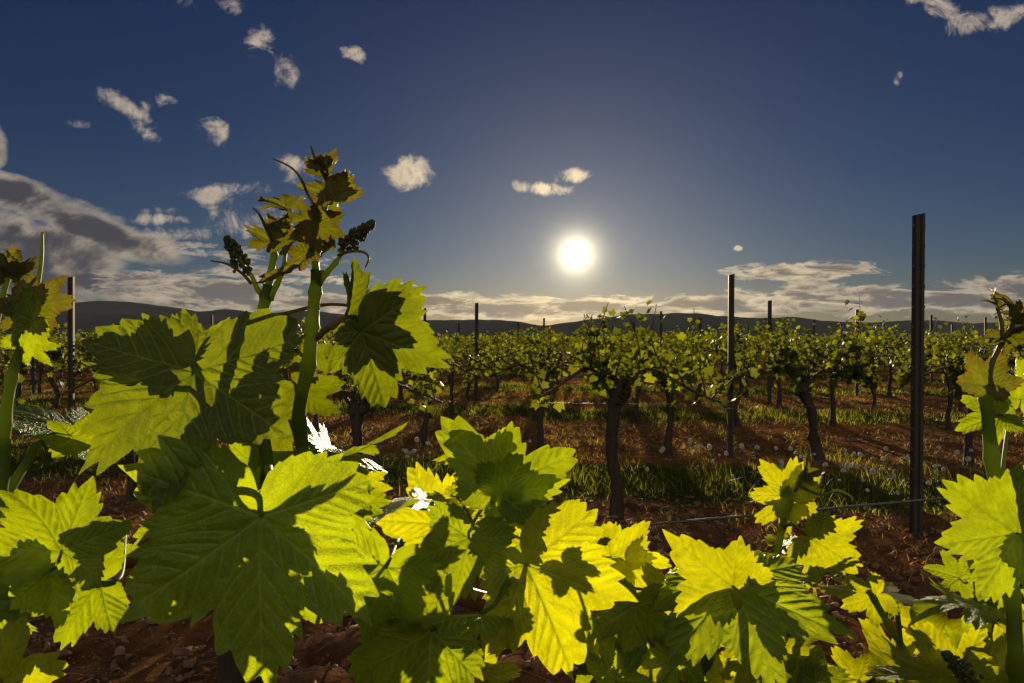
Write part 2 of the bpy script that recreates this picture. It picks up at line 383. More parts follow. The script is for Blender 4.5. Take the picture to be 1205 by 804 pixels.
def build_ground():
    n = 560
    a = np.linspace(-1, 1, n); gx = np.sinh(a * 8.2) / np.sinh(8.2) * 9000
    b = np.linspace(0, 1, n); gy = -12 + np.sinh(b * 7.2) / np.sinh(7.2) * 9000
    b2 = np.linspace(0, 1, n); gy = np.concatenate([np.linspace(-15, 1.2, 24, endpoint=False), 1.2 + np.sinh(np.linspace(0, 1, n) * 8.0) / np.sinh(8.0) * 9000])
    X, Y = np.meshgrid(gx, gy); Z = ground_z(X, Y); m, k = X.shape
    V = np.stack([X.ravel(), Y.ravel(), Z.ravel()], 1)
    i = np.arange(m - 1)[:, None] * k; j = np.arange(k - 1)[None, :]
    Q = np.stack([i + j, i + j + 1, i + k + j + 1, i + k + j], -1).reshape(-1, 4)
    mt, t, out = new_mat('vineyard_earth'); tc = t.add('ShaderNodeTexCoord'); O = tc.outputs['Object']
    sep = t.add('ShaderNodeSeparateXYZ'); t.l.new(O, sep.inputs[0])
    s = t.math('ADD', sep.outputs[1], t.math('MULTIPLY', sep.outputs[0], SL))
    n1 = t.noise(O, 0.9, 5, .6); n2 = t.noise(O, 7, 8, .65); n3 = t.noise(O, 38, 6, .7)
    sw = t.math('ADD', s, t.math('MULTIPLY', t.math('SUBTRACT', n1, .5), 1.2))
    # grassed alleys alternate with tilled ones: period 4.8 m, grass between s = 4.55 and 6.3
    ph = t.math('MODULO', t.math('ADD', sw, 48 - 4.6), 4.8)
    grass = t.math('MULTIPLY', t.ss(ph, 0.0, 0.35), t.ss(ph, 1.75, 1.35))
    soil = t.ramp(n2, [(0.25, (0.060, 0.030, 0.016)), (0.5, (0.16, 0.080, 0.042)), (0.72, (0.31, 0.17, 0.09))])
    orange = t.mix(t.math('MULTIPLY', t.ss(n1, .45, .62), .55), soil, c4((0.24, 0.095, 0.022)))
    gcol = t.ramp(n3, [(0.3, (0.022, 0.036, 0.008)), (0.55, (0.055, 0.075, 0.014)), (0.75, (0.11, 0.10, 0.03))])
    col = t.mix(grass, orange, gcol)
    far = t.ss(s, 130.0, 420.0)
    col = t.mix(far, col, t.ramp(t.noise(O, .006, 4, .6), [(.35, (0.045, 0.06, 0.014)), (.6, (0.10, 0.085, 0.03))]))
    p = principled(t, Base_Color=col, Roughness=1.0); p.inputs['Specular IOR Level'].default_value = 0.0
    bp = t.add('ShaderNodeBump'); bp.inputs['Strength'].default_value = 1.0; bp.inputs['Distance'].default_value = 0.05
    t.l.new(t.math('ADD', n2, t.math('MULTIPLY', n3, .5)), bp.inputs['Height']); t.l.new(bp.outputs[0], p.inputs['Normal'])
    t.l.new(p.outputs[0], out.inputs[0])
    o = link_mesh('ground', np_mesh('ground', V, Q), mt); tag(o, kind='structure')
build_ground()

# ------------------------------------------------------------------ hills
def build_hills():
    prof = [(-900, 372), (-500, 360), (-200, 366), (0, 366), (45, 362), (95, 357), (150, 357), (200, 364), (230, 367), (270, 366), (320, 370), (360, 368), (410, 372), (470, 378), (540, 378), (600, 381), (640, 383), (690, 377), (740, 372), (790, 369),
            (830, 371), (870, 375), (915, 374), (960, 378), (1050, 379), (1150, 381), (1205, 383), (1400, 378), (1700, 372), (2200, 378)]
    pu = np.array([p[0] for p in prof], float); pv = np.array([p[1] for p in prof], float)
    mt, t, out = new_mat('wooded_hillside'); tc = t.add('ShaderNodeTexCoord')
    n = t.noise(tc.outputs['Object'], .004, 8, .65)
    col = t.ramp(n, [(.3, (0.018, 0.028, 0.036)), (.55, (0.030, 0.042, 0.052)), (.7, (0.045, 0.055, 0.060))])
    p = principled(t, Base_Color=col, Roughness=1.0); p.inputs['Specular IOR Level'].default_value = 0.0
    t.l.new(p.outputs[0], out.inputs[0])
    for name, yr, y0, y1, dv, sd in (('hill', 6400, 5000, 8600, 0, 1), ('hill', 5200, 4300, 6300, 11, 5)):
        nu, nd = 420, 36
        U = np.linspace(-850, 2150, nu); ys = np.linspace(y0, y1, nd)
        H = (VC - (np.interp(U, pu, pv) - 1 + dv + (fbm(U / 60, U * 0, 5, sd) - .5) * (9 if dv == 0 else 13))) / F * yr + CAM_H
        UU, YY = np.meshgrid(U, ys); HH = np.repeat(H[None, :], nd, 0)
        sh = np.where(YY < yr, (YY - y0) / (yr - y0), (y1 - YY) / (y1 - yr)); sh = np.clip(sh, 0, 1); sh = sh * sh * (3 - 2 * sh)
        X = (UU - UC) / F * yr; Z = HH * sh * (1 - .22 * (1 - sh) * fbm(X / 500, YY / 500, 4, sd + 3)) - 3
        k = nu; i = np.arange(nd - 1)[:, None] * k; j = np.arange(k - 1)[None, :]
        Q = np.stack([i + j, i + j + 1, i + k + j + 1, i + k + j], -1).reshape(-1, 4)
        o = link_mesh(name, np_mesh(name, np.stack([X.ravel(), YY.ravel(), Z.ravel()], 1), Q), mt)
        tag(o, kind='structure')
build_hills()

def build_haze():
    b = MB(); b.box((300, 3600, 225), (16000, 12400, 460)); m, t, out = new_mat('evening_haze'); m.node_tree.nodes.clear()
    t = NT(m.node_tree); out = t.add('ShaderNodeOutputMaterial'); v = t.add('ShaderNodeVolumePrincipled'); v.inputs['Color'].default_value = (0.80, 0.88, 1.0, 1); v.inputs['Density'].default_value = 0.000006; v.inputs['Anisotropy'].default_value = 0.1
    t.l.new(v.outputs[0], out.inputs['Volume']); o = b.build('haze', m, None, False); tag(o, 'thin pale haze over the plain', 'haze', kind='stuff')
build_haze()

# ------------------------------------------------------------------ far vineyard, treeline, farm buildings
SMALL_LEAF_OUT = []
def small_leaf(nt=20, seed=0):
    """lobed leaf template: centre + outline, in the xy plane, tip to +y, unit length"""
    th = np.linspace(-math.pi, math.pi, nt, endpoint=False) + math.pi / nt
    tips = np.array([-180, -105, -78, -52, -26, 0, 26, 52, 78, 105, 180]); rr = np.array([.12, .66, .50, .88, .60, 1.0, .60, .88, .50, .66, .12])
    r = np.interp(np.degrees(th), tips, rr) * (1 + 0.10 * np.where(np.arange(nt) % 2, 1, -1))
    V = np.stack([r * np.sin(th), r * np.cos(th), np.zeros(nt)], 1)
    V[:, 2] = 0.22 * np.abs(V[:, 0]) - 0.10 * V[:, 1] ** 2
    V = np.vstack([V, [0, 0, 0]]); T = np.array([(nt, i + 1, i) for i in range(nt - 1)])
    return V, T


def scatter_leaves(C, size, rngl, template, updir=0.35, yaw=None):
    """C (n,3) positions -> merged V, T"""
    V0, T0 = template; n = len(C)
    nrm = rngl.normal(0, 1, (n, 3)); nrm[:, 2] = np.abs(nrm[:, 2]) * .6 + updir; nrm /= np.linalg.norm(nrm, axis=1)[:, None]
    t = rngl.normal(0, 1, (n, 3)); t[:, 2] -= .7; t -= nrm * (t * nrm).sum(1)[:, None]; t /= np.linalg.norm(t, axis=1)[:, None]
    s = np.cross(t, nrm); size = np.asarray(size).reshape(-1, 1, 1) if not np.isscalar(size) else size
    V = C[:, None, :] + size * (V0[None, :, 0:1] * s[:, None, :] + V0[None, :, 1:2] * t[:, None, :] + V0[None, :, 2:3] * nrm[:, None, :])
    k = len(V0); T = T0[None] + (np.arange(n) * k)[:, None, None]
    return V.reshape(-1, 3), T.reshape(-1, 3)

FAR_START = 30.2
def build_far_vineyard():
    V0 = np.array([(-.5, 0, .1), (0, -.4, 0), (.5, 0, .1), (.1, .6, -.05)]); T0 = np.array([(0, 1, 2), (0, 2, 3)])
    VV, TT, n = [], [], 0
    y0 = FAR_START
    while y0 < 240:
        w = y0 * 0.86 + 4; step = 2.4 if y0 < 90 else 4.8
        dens = 34 if y0 < 60 else (20 if y0 < 110 else 11)
        cnt = int(2 * w * dens); x = rng.uniform(-w, w, cnt)
        top = 1.02 + .16 * (fbm(x / .8, x * 0 + y0, 3, 21) - .3) + .05 * np.sin(x * 5.2)
        z = .42 + (top - .42) * rng.beta(2.2, 1.4, cnt); y = y0 - SL * x * np.clip(1 - (y0 - 40) / 160, .1, 1) + rng.normal(0, .16, cnt)
        tall = rng.random(cnt) < .04; z[tall] = top[tall] + rng.uniform(0, .18, tall.sum())
        V, T = scatter_leaves(np.stack([x, y, z], 1), .085 * (1 + y0 / 70), rng, (V0, T0))
        VV.append(V); TT.append(T + n); n += len(V); y0 += step
    me = np_mesh('far_vineyard_rows', np.concatenate(VV), np.concatenate(TT))
    o = link_mesh('far_vineyard_rows', me, M_ROWLEAF, smooth=False)
    tag(o, 'mass of low green vine rows running together towards the hills', 'vineyard', kind='stuff')
    # crowns of the remotest rows, merged into one bumpy canopy
    ys = 235 * np.exp(np.linspace(0, math.log(3300 / 235), 70)); us = np.linspace(-1.15, 1.15, 420); U, Y = np.meshgrid(us, ys)
    X = U * Y; Z = .72 + .55 * rng.random(X.shape); Z[0] = 0
    k = 420; i = np.arange(69)[:, None] * k; j = np.arange(k - 1)[None, :]
    Q = np.stack([i + j, i + j + 1, i + k + j + 1, i + k + j], -1).reshape(-1, 4)
    o = link_mesh('remote_vineyard_canopy', np_mesh('remote_canopy', np.stack([X.ravel(), Y.ravel(), Z.ravel()], 1), Q), simple_mat('remote_canopy_green', [(0.03, 0.045, 0.010), (0.06, 0.075, 0.015)], .05, .9, spec=.1), smooth=False)
    tag(o, 'dim green canopy of the remotest vineyards on the plain', 'vineyard', kind='stuff')
    # treeline at the foot of the hills
    nb = 2600; x = rng.uniform(-3600, 3900, nb); y = rng.uniform(2600, 3600, nb); keep = fbm(x / 260, y / 400, 3, 77) > .46; x, y = x[keep], y[keep]; h = rng.uniform(5, 11, len(x))
    import bmesh
    bm = bmesh.new(); bmesh.ops.create_icosphere(bm, subdivisions=1, radius=1); V0 = np.array([v.co[:] for v in bm.verts]); T0 = np.array([[v.index for v in f.verts] for f in bm.faces]); bm.free()
    sc_ = np.stack([h * rng.uniform(.7, 1.9, len(x)), h, h * .8], 1)
    V = np.stack([x, y, h * .6], 1)[:, None, :] + V0[None] * sc_[:, None, :] * rng.uniform(.75, 1.2, (len(x), len(V0), 1))
    T = T0[None] + (np.arange(len(x)) * len(V0))[:, None, None]
    o = link_mesh('distant_treeline', np_mesh('treeline', V.reshape(-1, 3), T.reshape(-1, 3)), simple_mat('distant_trees', [(0.012, 0.02, 0.010), (0.03, 0.04, 0.018)], .05, .95, spec=.05), smooth=False)
    tag(o, 'dark far-off treeline strung along the foot of the hills', 'trees', kind='stuff')
build_far_vineyard()


def farm_buildings():
    wall = simple_mat('pale_render', [(0.42, 0.40, 0.37), (0.5, 0.48, 0.44)], .4, .9); roof = simple_mat('tiled_roof', [(0.10, 0.05, 0.035), (0.16, 0.08, 0.05)], .5, .9)
    spec = [(228, 2500, 26, 9, 'long pale farm building at the foot of the hills, farthest left of the cluster'), (262, 2450, 14, 8, 'small pale farmhouse between the long barn and the taller house'),
            (283, 2550, 16, 12, 'taller pale farmhouse in the cluster below the left hills'), (318, 2480, 30, 7, 'low wide pale barn, farthest right of the cluster below the left hills')]
    for u, y, w, h, lab in spec:
        x = (u - UC) / F * y; o = empty('farm_building', (x, y, 0), rnd.uniform(-.3, .3)); tag(o, lab, 'building', 'farm buildings under the left hills')
        b = MB(); b.box((0, 0, h / 2), (w, 12, h)); b.build('wall', wall, o, False)
        b = MB(); V = [(-w / 2 - .6, -6.6, h + .02), (w / 2 + .6, -6.6, h + .02), (w / 2 + .6, 6.6, h + .02), (-w / 2 - .6, 6.6, h + .02), (-w / 2 - .6, 0, h + 3.6), (w / 2 + .6, 0, h + 3.6)]
        b.add(V, [(0, 1, 5, 4), (2, 3, 4, 5), (0, 3, 2, 1)], [(0, 4, 3), (1, 2, 5)]); b.build('roof', roof, o, False)
farm_buildings()

# ------------------------------------------------------------------ row vines
TEMPL = small_leaf()
def make_row_vine(seed, name='grapevine', big=1.0, lean=0.0, thick=1.0, nsh=14, tall=1.0):
    r = np.random.default_rng(seed); root = empty(name)
    # trunk: gnarled, slightly bent, a knobbly head where the canes leave
    hh = r.uniform(.60, .70)
    pts = catmull([(0, 0, -.06), (r.normal(0, .02) + lean * .12, r.normal(0, .02), .18), (r.normal(0, .03) + lean * .5, r.normal(0, .03), .42), (lean * .9, 0, hh), (lean + r.normal(0, .02), 0, hh + .09)], 6)
    b = MB(); b.tube(pts, np.array([.042, .030, .026, .028, .038, .024]) * thick, 10, .13, seed)
    for k in range(3): b.tube(catmull([(lean, 0, hh), (lean + r.normal(0, .04), r.normal(0, .02), hh + .08), (lean + r.normal(0, .07), r.normal(0, .03), hh + .16)], 3), [.034 * thick, .022, .014], 8, .15, seed + k)
    b.build('trunk', M_BARK, root)
    # canes tied along the wire, green shoots rising from them
    tw = MB(); arms = []
    for sgn in (-1, 1):
        L = r.uniform(.5, .62); a = catmull([(lean, 0, hh), (lean + sgn * L * .3, r.normal(0, .02), hh + .20), (lean + sgn * L * .75, 0, .76), (lean + sgn * L, 0, .70)], 5); arms.append(a); tw.tube(a, [.016, .010, .007], 6)
    L_C = []; L_S = []
    for k in range(nsh):
        a = arms[k % 2]; p0 = a[int(r.uniform(.12, 1) * (len(a) - 1))]; H = r.uniform(.12, .38) * tall * (1.75 if r.random() < .13 else 1)
        if k < 3: p0 = np.array((lean + r.normal(0, .05), 0, hh + .08)); H = r.uniform(.30, .48) * tall
        tip = p0 + np.array((r.normal(0, .10), r.normal(0, .08), H)); mid = (p0 + tip) / 2 + np.array((r.normal(0, .04), r.normal(0, .04), 0))
        c = catmull([p0, mid, tip], 5); tw.tube(c, [.006, .0035, .002], 5)
        for q in range(int(19 * H / .4) + 7):
            f = r.uniform(.05, 1.0) ** .9; pc = c[min(len(c) - 1, int(f * (len(c) - 1)))]; off = r.normal(0, 1, 3); off /= np.linalg.norm(off); off[2] *= .5
            L_C.append(pc + off * r.uniform(.03, .12) - np.array((0, 0, .10 * (1 - f) * r.random()))); L_S.append((.054 * (1.2 - .6 * f)) * r.uniform(.6, 1.35) * big)
    # low suckers on the trunk
    for q in range(int(r.integers(0, 5))): L_C.append(np.array((r.normal(0, .05) + lean * .3, r.normal(0, .05), r.uniform(.12, .5)))); L_S.append(.045)
    tw.build('cane', M_TWIG, root)
    V, T = scatter_leaves(np.array(L_C), np.array(L_S), r, TEMPL)
    link_mesh('foliage', np_mesh('foliage', V, T), M_ROWLEAF, root)
    return root


def copy_tree(o, parent=None):
    c = o.copy(); COL.objects.link(c)
    if parent: c.parent = parent
    for ch in list(o.children): copy_tree(ch, c)
    return c

NROW = ['second', 'third', 'fourth', 'fifth', 'sixth', 'seventh', 'eighth', 'ninth', 'tenth', 'eleventh', 'twelfth']
def gz(x, y): return float(ground_z(np.array([x]), np.array([y]))[0])


def place_rows():
    protos = [make_row_vine(100 + i) for i in range(7)]; used = [False] * 7
    def put(i, x, y, rz, s, label, group):
        o = protos[i] if not used[i] else copy_tree(protos[i]); used[i] = True
        o.location = (x, y, gz(x, y)); o.rotation_euler = (0, 0, rz); o.scale = (s, s, s)
        tag(o, label, 'grapevine', group)
    RZ = -math.atan(SL)
    # the near vines one can tell apart
    near = [(.62, 4.09, 0.0, 1.25, 15, .9, 1.12, 'thick dark trunked grapevine with a tall shoot below the low sun', 31), (-1.0, 4.38, .0, 1.2, 15, .9, .9, 'leafy grapevine half hidden behind the tall foreground shoots', 32), (-2.6, 4.67, 0.0, 1.0, 10, .85, .85, 'short dark grapevine seen between the two left foreground leaves', 33),
            (2.78, 6.15, -.16, 1.5, 24, 1.0, 1.1, 'broad bushy grapevine whose trunk leans left, beside the middle steel post', 34), (1.45, 6.40, .03, 1.15, 15, .9, .9, 'slender grapevine just left of the middle steel post', 35),
            (.28, 6.62, 0, 1.0, 15, .9, .85, 'grapevine with a thin straight trunk behind the bright centre leaf', 36), (-.86, 6.85, 0, 1.0, 14, .9, .85, 'thin trunked grapevine seen just right of the hanging leaf', 37), (3.98, 5.95, .02, 1.3, 17, 1.0, .95, 'grapevine behind the green shoot at the right edge', 38)]
    for x, y, lean, th, nsh, big, tall, lab, sd in near:
        o = make_row_vine(sd, lean=lean, thick=th, nsh=nsh, big=big, tall=tall); o.location = (x, y, gz(x, y)); o.rotation_euler = (0, 0, RZ); tag(o, lab, 'grapevine', 'grapevines planted in rows')
    for x in (-4.2,): put(0, x, 4.2 - SL * x + .0, RZ, 1.0, 'grapevine of the second row at the far left', 'grapevines planted in rows')
    n = 9; y0 = 6.75
    for x in (-2.05, -3.2, -4.4, -5.6, 5.3): put(rnd.randrange(7), x, y0 - SL * x, RZ, rnd.uniform(.9, 1.08), 'leafy grapevine of the third row, standing away from the steel posts', 'grapevines planted in rows')
    n += 5; k = 2; y0 = 9.15
    while k < len(NROW) + 1 and n < 296:
        ymax = y0; x = -ymax * .92 / (1 - SL * .92) + rnd.uniform(-.5, .5); xmax = ymax * .78 / (1 + SL * .78) + .8; x = max(x, -ymax * .80 / (1 - SL * .8) - .8)
        while x < xmax and n < 297:
            xx = x + rnd.uniform(-.12, .12); yy = y0 - SL * xx + rnd.uniform(-.05, .05)
            if not (yy > 3 and rnd.random() < .03):
                put(rnd.randrange(7), xx, yy, RZ + (math.pi if rnd.random() < .5 else 0), rnd.choice((.80, .90, .97, 1.03, 1.08, 1.16)), 'leafy grapevine with dark trunk in the %s row from the camera' % (NROW[k - 0] if k < len(NROW) else 'last'), 'grapevines planted in rows'); n += 1
            x += 1.22
        y0 += 2.4; k += 1
    print('row vines', n, 'last row', y0)
    return y0
LAST = place_rows()

# rows between the last single vine row and the far mass are drawn on as part of the mass
# ------------------------------------------------------------------ posts and wires
def make_post(hooks=False):
    """rolled steel vineyard stake: open C profile with bent-out hook tabs along both edges"""
    o = empty('vineyard_post'); H = 1.82; w, d, tk = .052, .034, .0035
    prof = [(-w / 2, d / 2), (-w / 2, -d / 2), (-w / 6, -d / 2), (-w / 8, -d / 2 + .008), (w / 8, -d / 2 + .008), (w / 6, -d / 2), (w / 2, -d / 2), (w / 2, d / 2)]
    inn = [(-w / 2 + tk, d / 2), (-w / 2 + tk, -d / 2 + tk), (-w / 6 - tk * .6, -d / 2 + tk), (-w / 8 - tk * .3, -d / 2 + .008 + tk), (w / 8 + tk * .3, -d / 2 + .008 + tk), (w / 6 + tk * .6, -d / 2 + tk), (w / 2 - tk, -d / 2 + tk), (w / 2 - tk, d / 2)]
    lo, hi = -.25, H; n = len(prof); b = MB()
    V = [(x, y, z) for z in (lo, hi) for x, y in prof] + [(x, y, z) for z in (lo, hi) for x, y in inn]
    V = np.array(V, float); V[n:2 * n, 2] += (V[n:2 * n, 0] / w) * .012; V[3 * n:, 2] += (V[3 * n:, 0] / w) * .012
    Q = []
    for i in range(n - 1):
        Q.append((i, i + 1, n + i + 1, n + i)); Q.append((2 * n + i + 1, 2 * n + i, 3 * n + i, 3 * n + i + 1)); Q.append((n + i, n + i + 1, 3 * n + i + 1, 3 * n + i))
    Q += [(0, n, 3 * n, 2 * n), (n - 1, 3 * n - 1, 4 * n - 1, 2 * n - 1)]
    b.add(V, Q); b.build('stake', M_STEEL, o, False)
    if not hooks: return o
    for k in range(14):
        z = H - .07 - k * .115
        if z < .3: break
        for sx in (-1, 1):
            hk = MB(); hk.tube(catmull([(sx * (w / 2 - .001), -.004, z), (sx * (w / 2 + .008), -.006, z - .002), (sx * (w / 2 + .009), -.006, z + .012)], 3), .0028, 6); hk.build('wire_hook', M_WIRE, o, False)
    return o


def posts():
    proto = make_post(); used = [False]
    def put(x, y, h, label, rz=None):
        if rz is not None: o = make_post(True)
        else: o = proto if not used[0] else copy_tree(proto); used[0] = True
        o.location = (x, y, gz(x, y)); o.scale = (1, 1, h / 1.82); o.rotation_euler = (rnd.uniform(-.01, .01), rnd.uniform(-.012, .012), rz if rz is not None else -math.atan(SL) + rnd.uniform(-.3, .3))
        tag(o, label, 'vineyard post', 'steel posts in the vine rows')
    put(2.225, 3.76, 1.765, 'tallest steel post with wire hooks, nearest on the right', .12); 
    put(2.03, 6.62 - SL * 2.03 + .1, 1.69, 'dark steel post in the middle distance left of the bushy leaning vine')
    put(4.06, 10.77, 1.69, 'dark steel post just behind the bushy leaning vine')
    put(-4.42, 6.75 + SL * 4.42 - .7, 1.72, 'steel post standing between the two left foreground plants')
    for k, y0 in enumerate([9.15 + 2.4 * i for i in range(9)]):
        for u in {0: [1275], 1: [560, 40], 2: [1008, 500], 3: [778, 250], 4: [1096, 180, 640], 5: [824, 1160, 695, 420], 6: [958, 610, 330], 7: [746, 1040, 1180, 140], 8: [720, 880, 540, 990, 1120, 40]}[k]:
            g = (u - UC) / F; y = y0 / (1 + SL * g); put(g * y, y, rnd.uniform(1.62, 1.74), 'dark steel post in the %s row from the camera' % NROW[min(k + 2, 10)])
    for i in range(22):
        y = rnd.uniform(31, 75); g = rnd.uniform(-.72, .74); put(g * y, y, rnd.uniform(1.6, 1.8), 'tiny dark post rising over the far vines')
posts()


def wires():
    def wire(y0, x0, x1, z, label, r=.0012, name='trellis_wire'):
        xs = np.linspace(x0, x1, 60); span = 5.2
        pts = np.stack([xs, y0 - SL * xs, z - .012 * np.sin(((xs - 2.2) / span % 1) * math.pi)], 1)
        b = MB(); b.tube(pts, r, 6); o = b.build(name, M_WIRE); tag(o, label, 'wire', 'trellis wires')
    for y0, nm in ((4.17, 'second'), (6.76, 'third'), (9.16, 'fourth'), (11.56, 'fifth')):
        for z, hn in ((.72, 'lower'), (1.02, 'upper')):
            wire(y0, -y0 - 1.5, y0 + 1, z, 'thin %s trellis wire along the %s row of vines' % (hn, nm))
    # the wire of the nearest row, crossing the picture behind the foreground leaves
    ends = [P(-240, 700, 1.10), P(90, 670, 1.16), P(450, 642.5, 1.26), P(662, 625.5, 1.34), P(880, 607, 1.44), P(1100, 587.5, 1.52), P(1215, 577.5, 1.58), P(1500, 556, 1.75)]
    b = MB(); b.tube(catmull(ends, 8), .0027, 10); o = b.build('trellis_wire', M_WIRE); tag(o, 'thick steel wire crossing the lower picture behind the bright leaves', 'wire', 'trellis wires')
wires()

# ------------------------------------------------------------------ ground cover
def blades(n, xr, yr, cond, hmin, hmax, w, mat, name, label, lean=.5, seed=1):
    r = np.random.default_rng(seed); x = r.uniform(*xr, n); y = yr[0] + (yr[1] - yr[0]) * r.random(n) ** 1.25
    k = cond(x, y); x, y = x[k], y[k]; n = len(x); h = r.uniform(hmin, hmax, n) * (0.15 + 1.7 * fbm(x * 2.2, y * 2.2, 4, seed) ** 1.6); a = r.uniform(0, 2 * math.pi, n); z = ground_z(x, y) - .005
    dx, dy = np.cos(a), np.sin(a); lx, ly = r.normal(0, lean, n) * h, r.normal(0, lean, n) * h; w = w * r.uniform(.6, 1.4, n)
    rows = []
    for f, wf in ((0, 1.0), (.5, .8), (.85, .4)):
        px, py, pz = x + lx * f * f, y + ly * f * f, z + h * f * (1 - .15 * f)
        rows.append(np.stack([px - dx * w * wf, py - dy * w * wf, pz], 1)); rows.append(np.stack([px + dx * w * wf, py + dy * w * wf, pz], 1))
    rows.append(np.stack([x + lx, y + ly, z + h * .9], 1))
    V = np.stack(rows, 1).reshape(-1, 3); T0 = np.array([(0, 1, 3), (0, 3, 2), (2, 3, 5), (2, 5, 4), (4, 5, 6)])
    T = (T0[None] + (np.arange(n) * 7)[:, None, None]).reshape(-1, 3)
    o = link_mesh(name, np_mesh(name, V, T), mat); tag(o, label, 'grass', kind='stuff')


def in_grass(x, y, jit=.25):
    s = row_s(x, y) + (fbm(x * .9, y * .9, 3, 5) - .5) * 2.2 + (fbm(x * 6, y * 6, 2, 6) - .5) * .9; ph = np.mod(s + 48 - 4.6, 4.8); return (ph > .05) & (ph < 1.7)
vis = lambda x, y: np.abs(x) < y * .82 + .6
blades(150000, (-16, 16), (3.9, 17), lambda x, y: vis(x, y) & in_grass(x, y), .025, .15, .0028, M_GRASS, 'grass', 'tufted green grass in the alleys between the vine rows', seed=11)
blades(130000, (-14, 14), (2.9, 17), lambda x, y: vis(x, y) & ~in_grass(x, y) & (fbm(x * 1.1, y * 1.1, 4, 8) > .46), .015, .075, .0030, M_RUSTGRASS, 'dried_weeds', 'rusty dried weeds along the foot of the vine rows', lean=.9, seed=12)
blades(60000, (-14, 14), (2.6, 16), lambda x, y: vis(x, y) & ~in_grass(x, y) & (fbm(x * 1.7, y * 1.7, 4, 18) > .50), .03, .10, .003, M_GRASS, 'weeds', 'scattered green weeds on the bare tilled soil', lean=.7, seed=13)


def clods():
    import bmesh
    bm = bmesh.new(); bmesh.ops.create_icosphere(bm, subdivisions=2, radius=1); V0 = np.array([v.co[:] for v in bm.verts]); T0 = np.array([[v.index for v in f.verts] for f in bm.faces]); bm.free()
    r = np.random.default_rng(5); n = 30000; y = 1.5 + 7.2 * r.random(n) ** 1.7; x = r.uniform(-1, 1, n) * (y * .82 + .3)
    s = .0045 + .034 * r.random(n) ** 6; rot = r.normal(0, 1, (n, 3)); k = ~in_grass(x, y); x, y, s = x[k], y[k], s[k]; n = len(x)
    D = 1 + .35 * r.normal(0, 1, (n, 6, 1)); V = V0[None] * np.stack([r.uniform(.7, 1.4, n), r.uniform(.7, 1.4, n), r.uniform(.5, .9, n)], 1)[:, None, :]
    dirs = r.normal(0, 1, (n, 9, 3)); dirs /= np.linalg.norm(dirs, axis=2)[:, :, None]
    dot = np.einsum('vk,ndk->nvd', V0, dirs); V = V * np.clip(1 - .85 * np.clip(dot - .35, 0, 1).sum(2) + .13 * r.normal(0, 1, (n, len(V0))), .25, 1.4)[:, :, None]
    V = V * s[:, None, None]; V[:, :, 0] += x[:, None]; V[:, :, 1] += y[:, None]; V[:, :, 2] += (ground_z(x, y) + s * .25)[:, None]
    T = T0[None] + (np.arange(n) * len(V0))[:, None, None]
    o = link_mesh('soil_clods', np_mesh('soil_clods', V.reshape(-1, 3), T.reshape(-1, 3)), M_CLOD, smooth=False); tag(o, 'reddish brown crumbled clods of tilled vineyard soil', 'soil', kind='stuff')
    b = MB()
    for i in range(700):
        y_ = 1.6 + 3.4 * rnd.random(); x_ = rnd.uniform(-1, 1) * (y_ * .8 + .2); a = rnd.uniform(0, 6.28); L = rnd.uniform(.04, .16); z = gz(x_, y_)
        p = [(x_, y_, z + .012), (x_ + math.cos(a) * L * .5, y_ + math.sin(a) * L * .5, z + rnd.uniform(.015, .04)), (x_ + math.cos(a + rnd.uniform(-.5, .5)) * L, y_ + math.sin(a) * L, z + rnd.uniform(.0, .03))]
        b.tube(catmull(p, 3), [.0016, .0012, .0007], 4)
    o = b.build('dry_twigs', M_STRAW); tag(o, 'pale dry twigs and straw lying on the bare soil', 'straw', kind='stuff')
clods()


def dandelions():
    r = np.random.default_rng(3)
    def make(seed):
        o = empty('dandelion'); b = MB(); h = .19; b.tube(catmull([(0, 0, -.01), (.006, .002, .09), (.0, .004, h)], 4), .0015, 5); b.build('stem', M_GRASS, o)
        q = np.random.default_rng(seed); n = 260; D = q.normal(0, 1, (n, 3)); D /= np.linalg.norm(D, axis=1)[:, None]
        D = D[D[:, 2] > -.75]; n = len(D); A = np.cross(D, [.3, .5, .81]); A /= np.linalg.norm(A, axis=1)[:, None]; B = np.cross(D, A); rad = .0165; c = np.array((0, .004, h + .004))
        rr = rad * q.uniform(.85, 1.05, (n, 1)); tip = c + D * rr; w = .0034
        V = np.stack([c + D * .002, tip + A * w, tip + B * w, tip - A * w, tip - B * w], 1).reshape(-1, 3)
        T0 = np.array([(0, 1, 3), (0, 2, 4), (1, 2, 3), (1, 3, 4)]); T = (T0[None] + (np.arange(n) * 5)[:, None, None]).reshape(-1, 3)
        link_mesh('seed_head', np_mesh('seed_head', V, T), M_FLUFF, o, False); return o
    protos = [make(i) for i in range(3)]; used = [False] * 3; cnt = 0
    spots = []
    while len(spots) < 150:
        y = r.uniform(4.2, 6.2) if r.random() < .85 else r.uniform(8.8, 11); x = r.uniform(-.65, .80) * y
        if in_grass(np.array([x]), np.array([y]))[0] and (fbm(np.array([x * 1.2]), np.array([y * 1.2]), 2, 44)[0] > .42): spots.append((x, y))
    for i, (x, y) in enumerate(spots):
        k = i % 3; o = protos[k] if not used[k] else copy_tree(protos[k]); used[k] = True; s = r.uniform(.65, 1.15)
        o.location = (x, y, gz(x, y)); o.rotation_euler = (r.normal(0, .12), r.normal(0, .12), r.uniform(0, 6)); o.scale = (s, s, s * r.uniform(.7, 1.3))
        tag(o, 'white dandelion seed head standing in the grass between vine rows', 'dandelion', 'dandelions gone to seed in the grass')
dandelions()

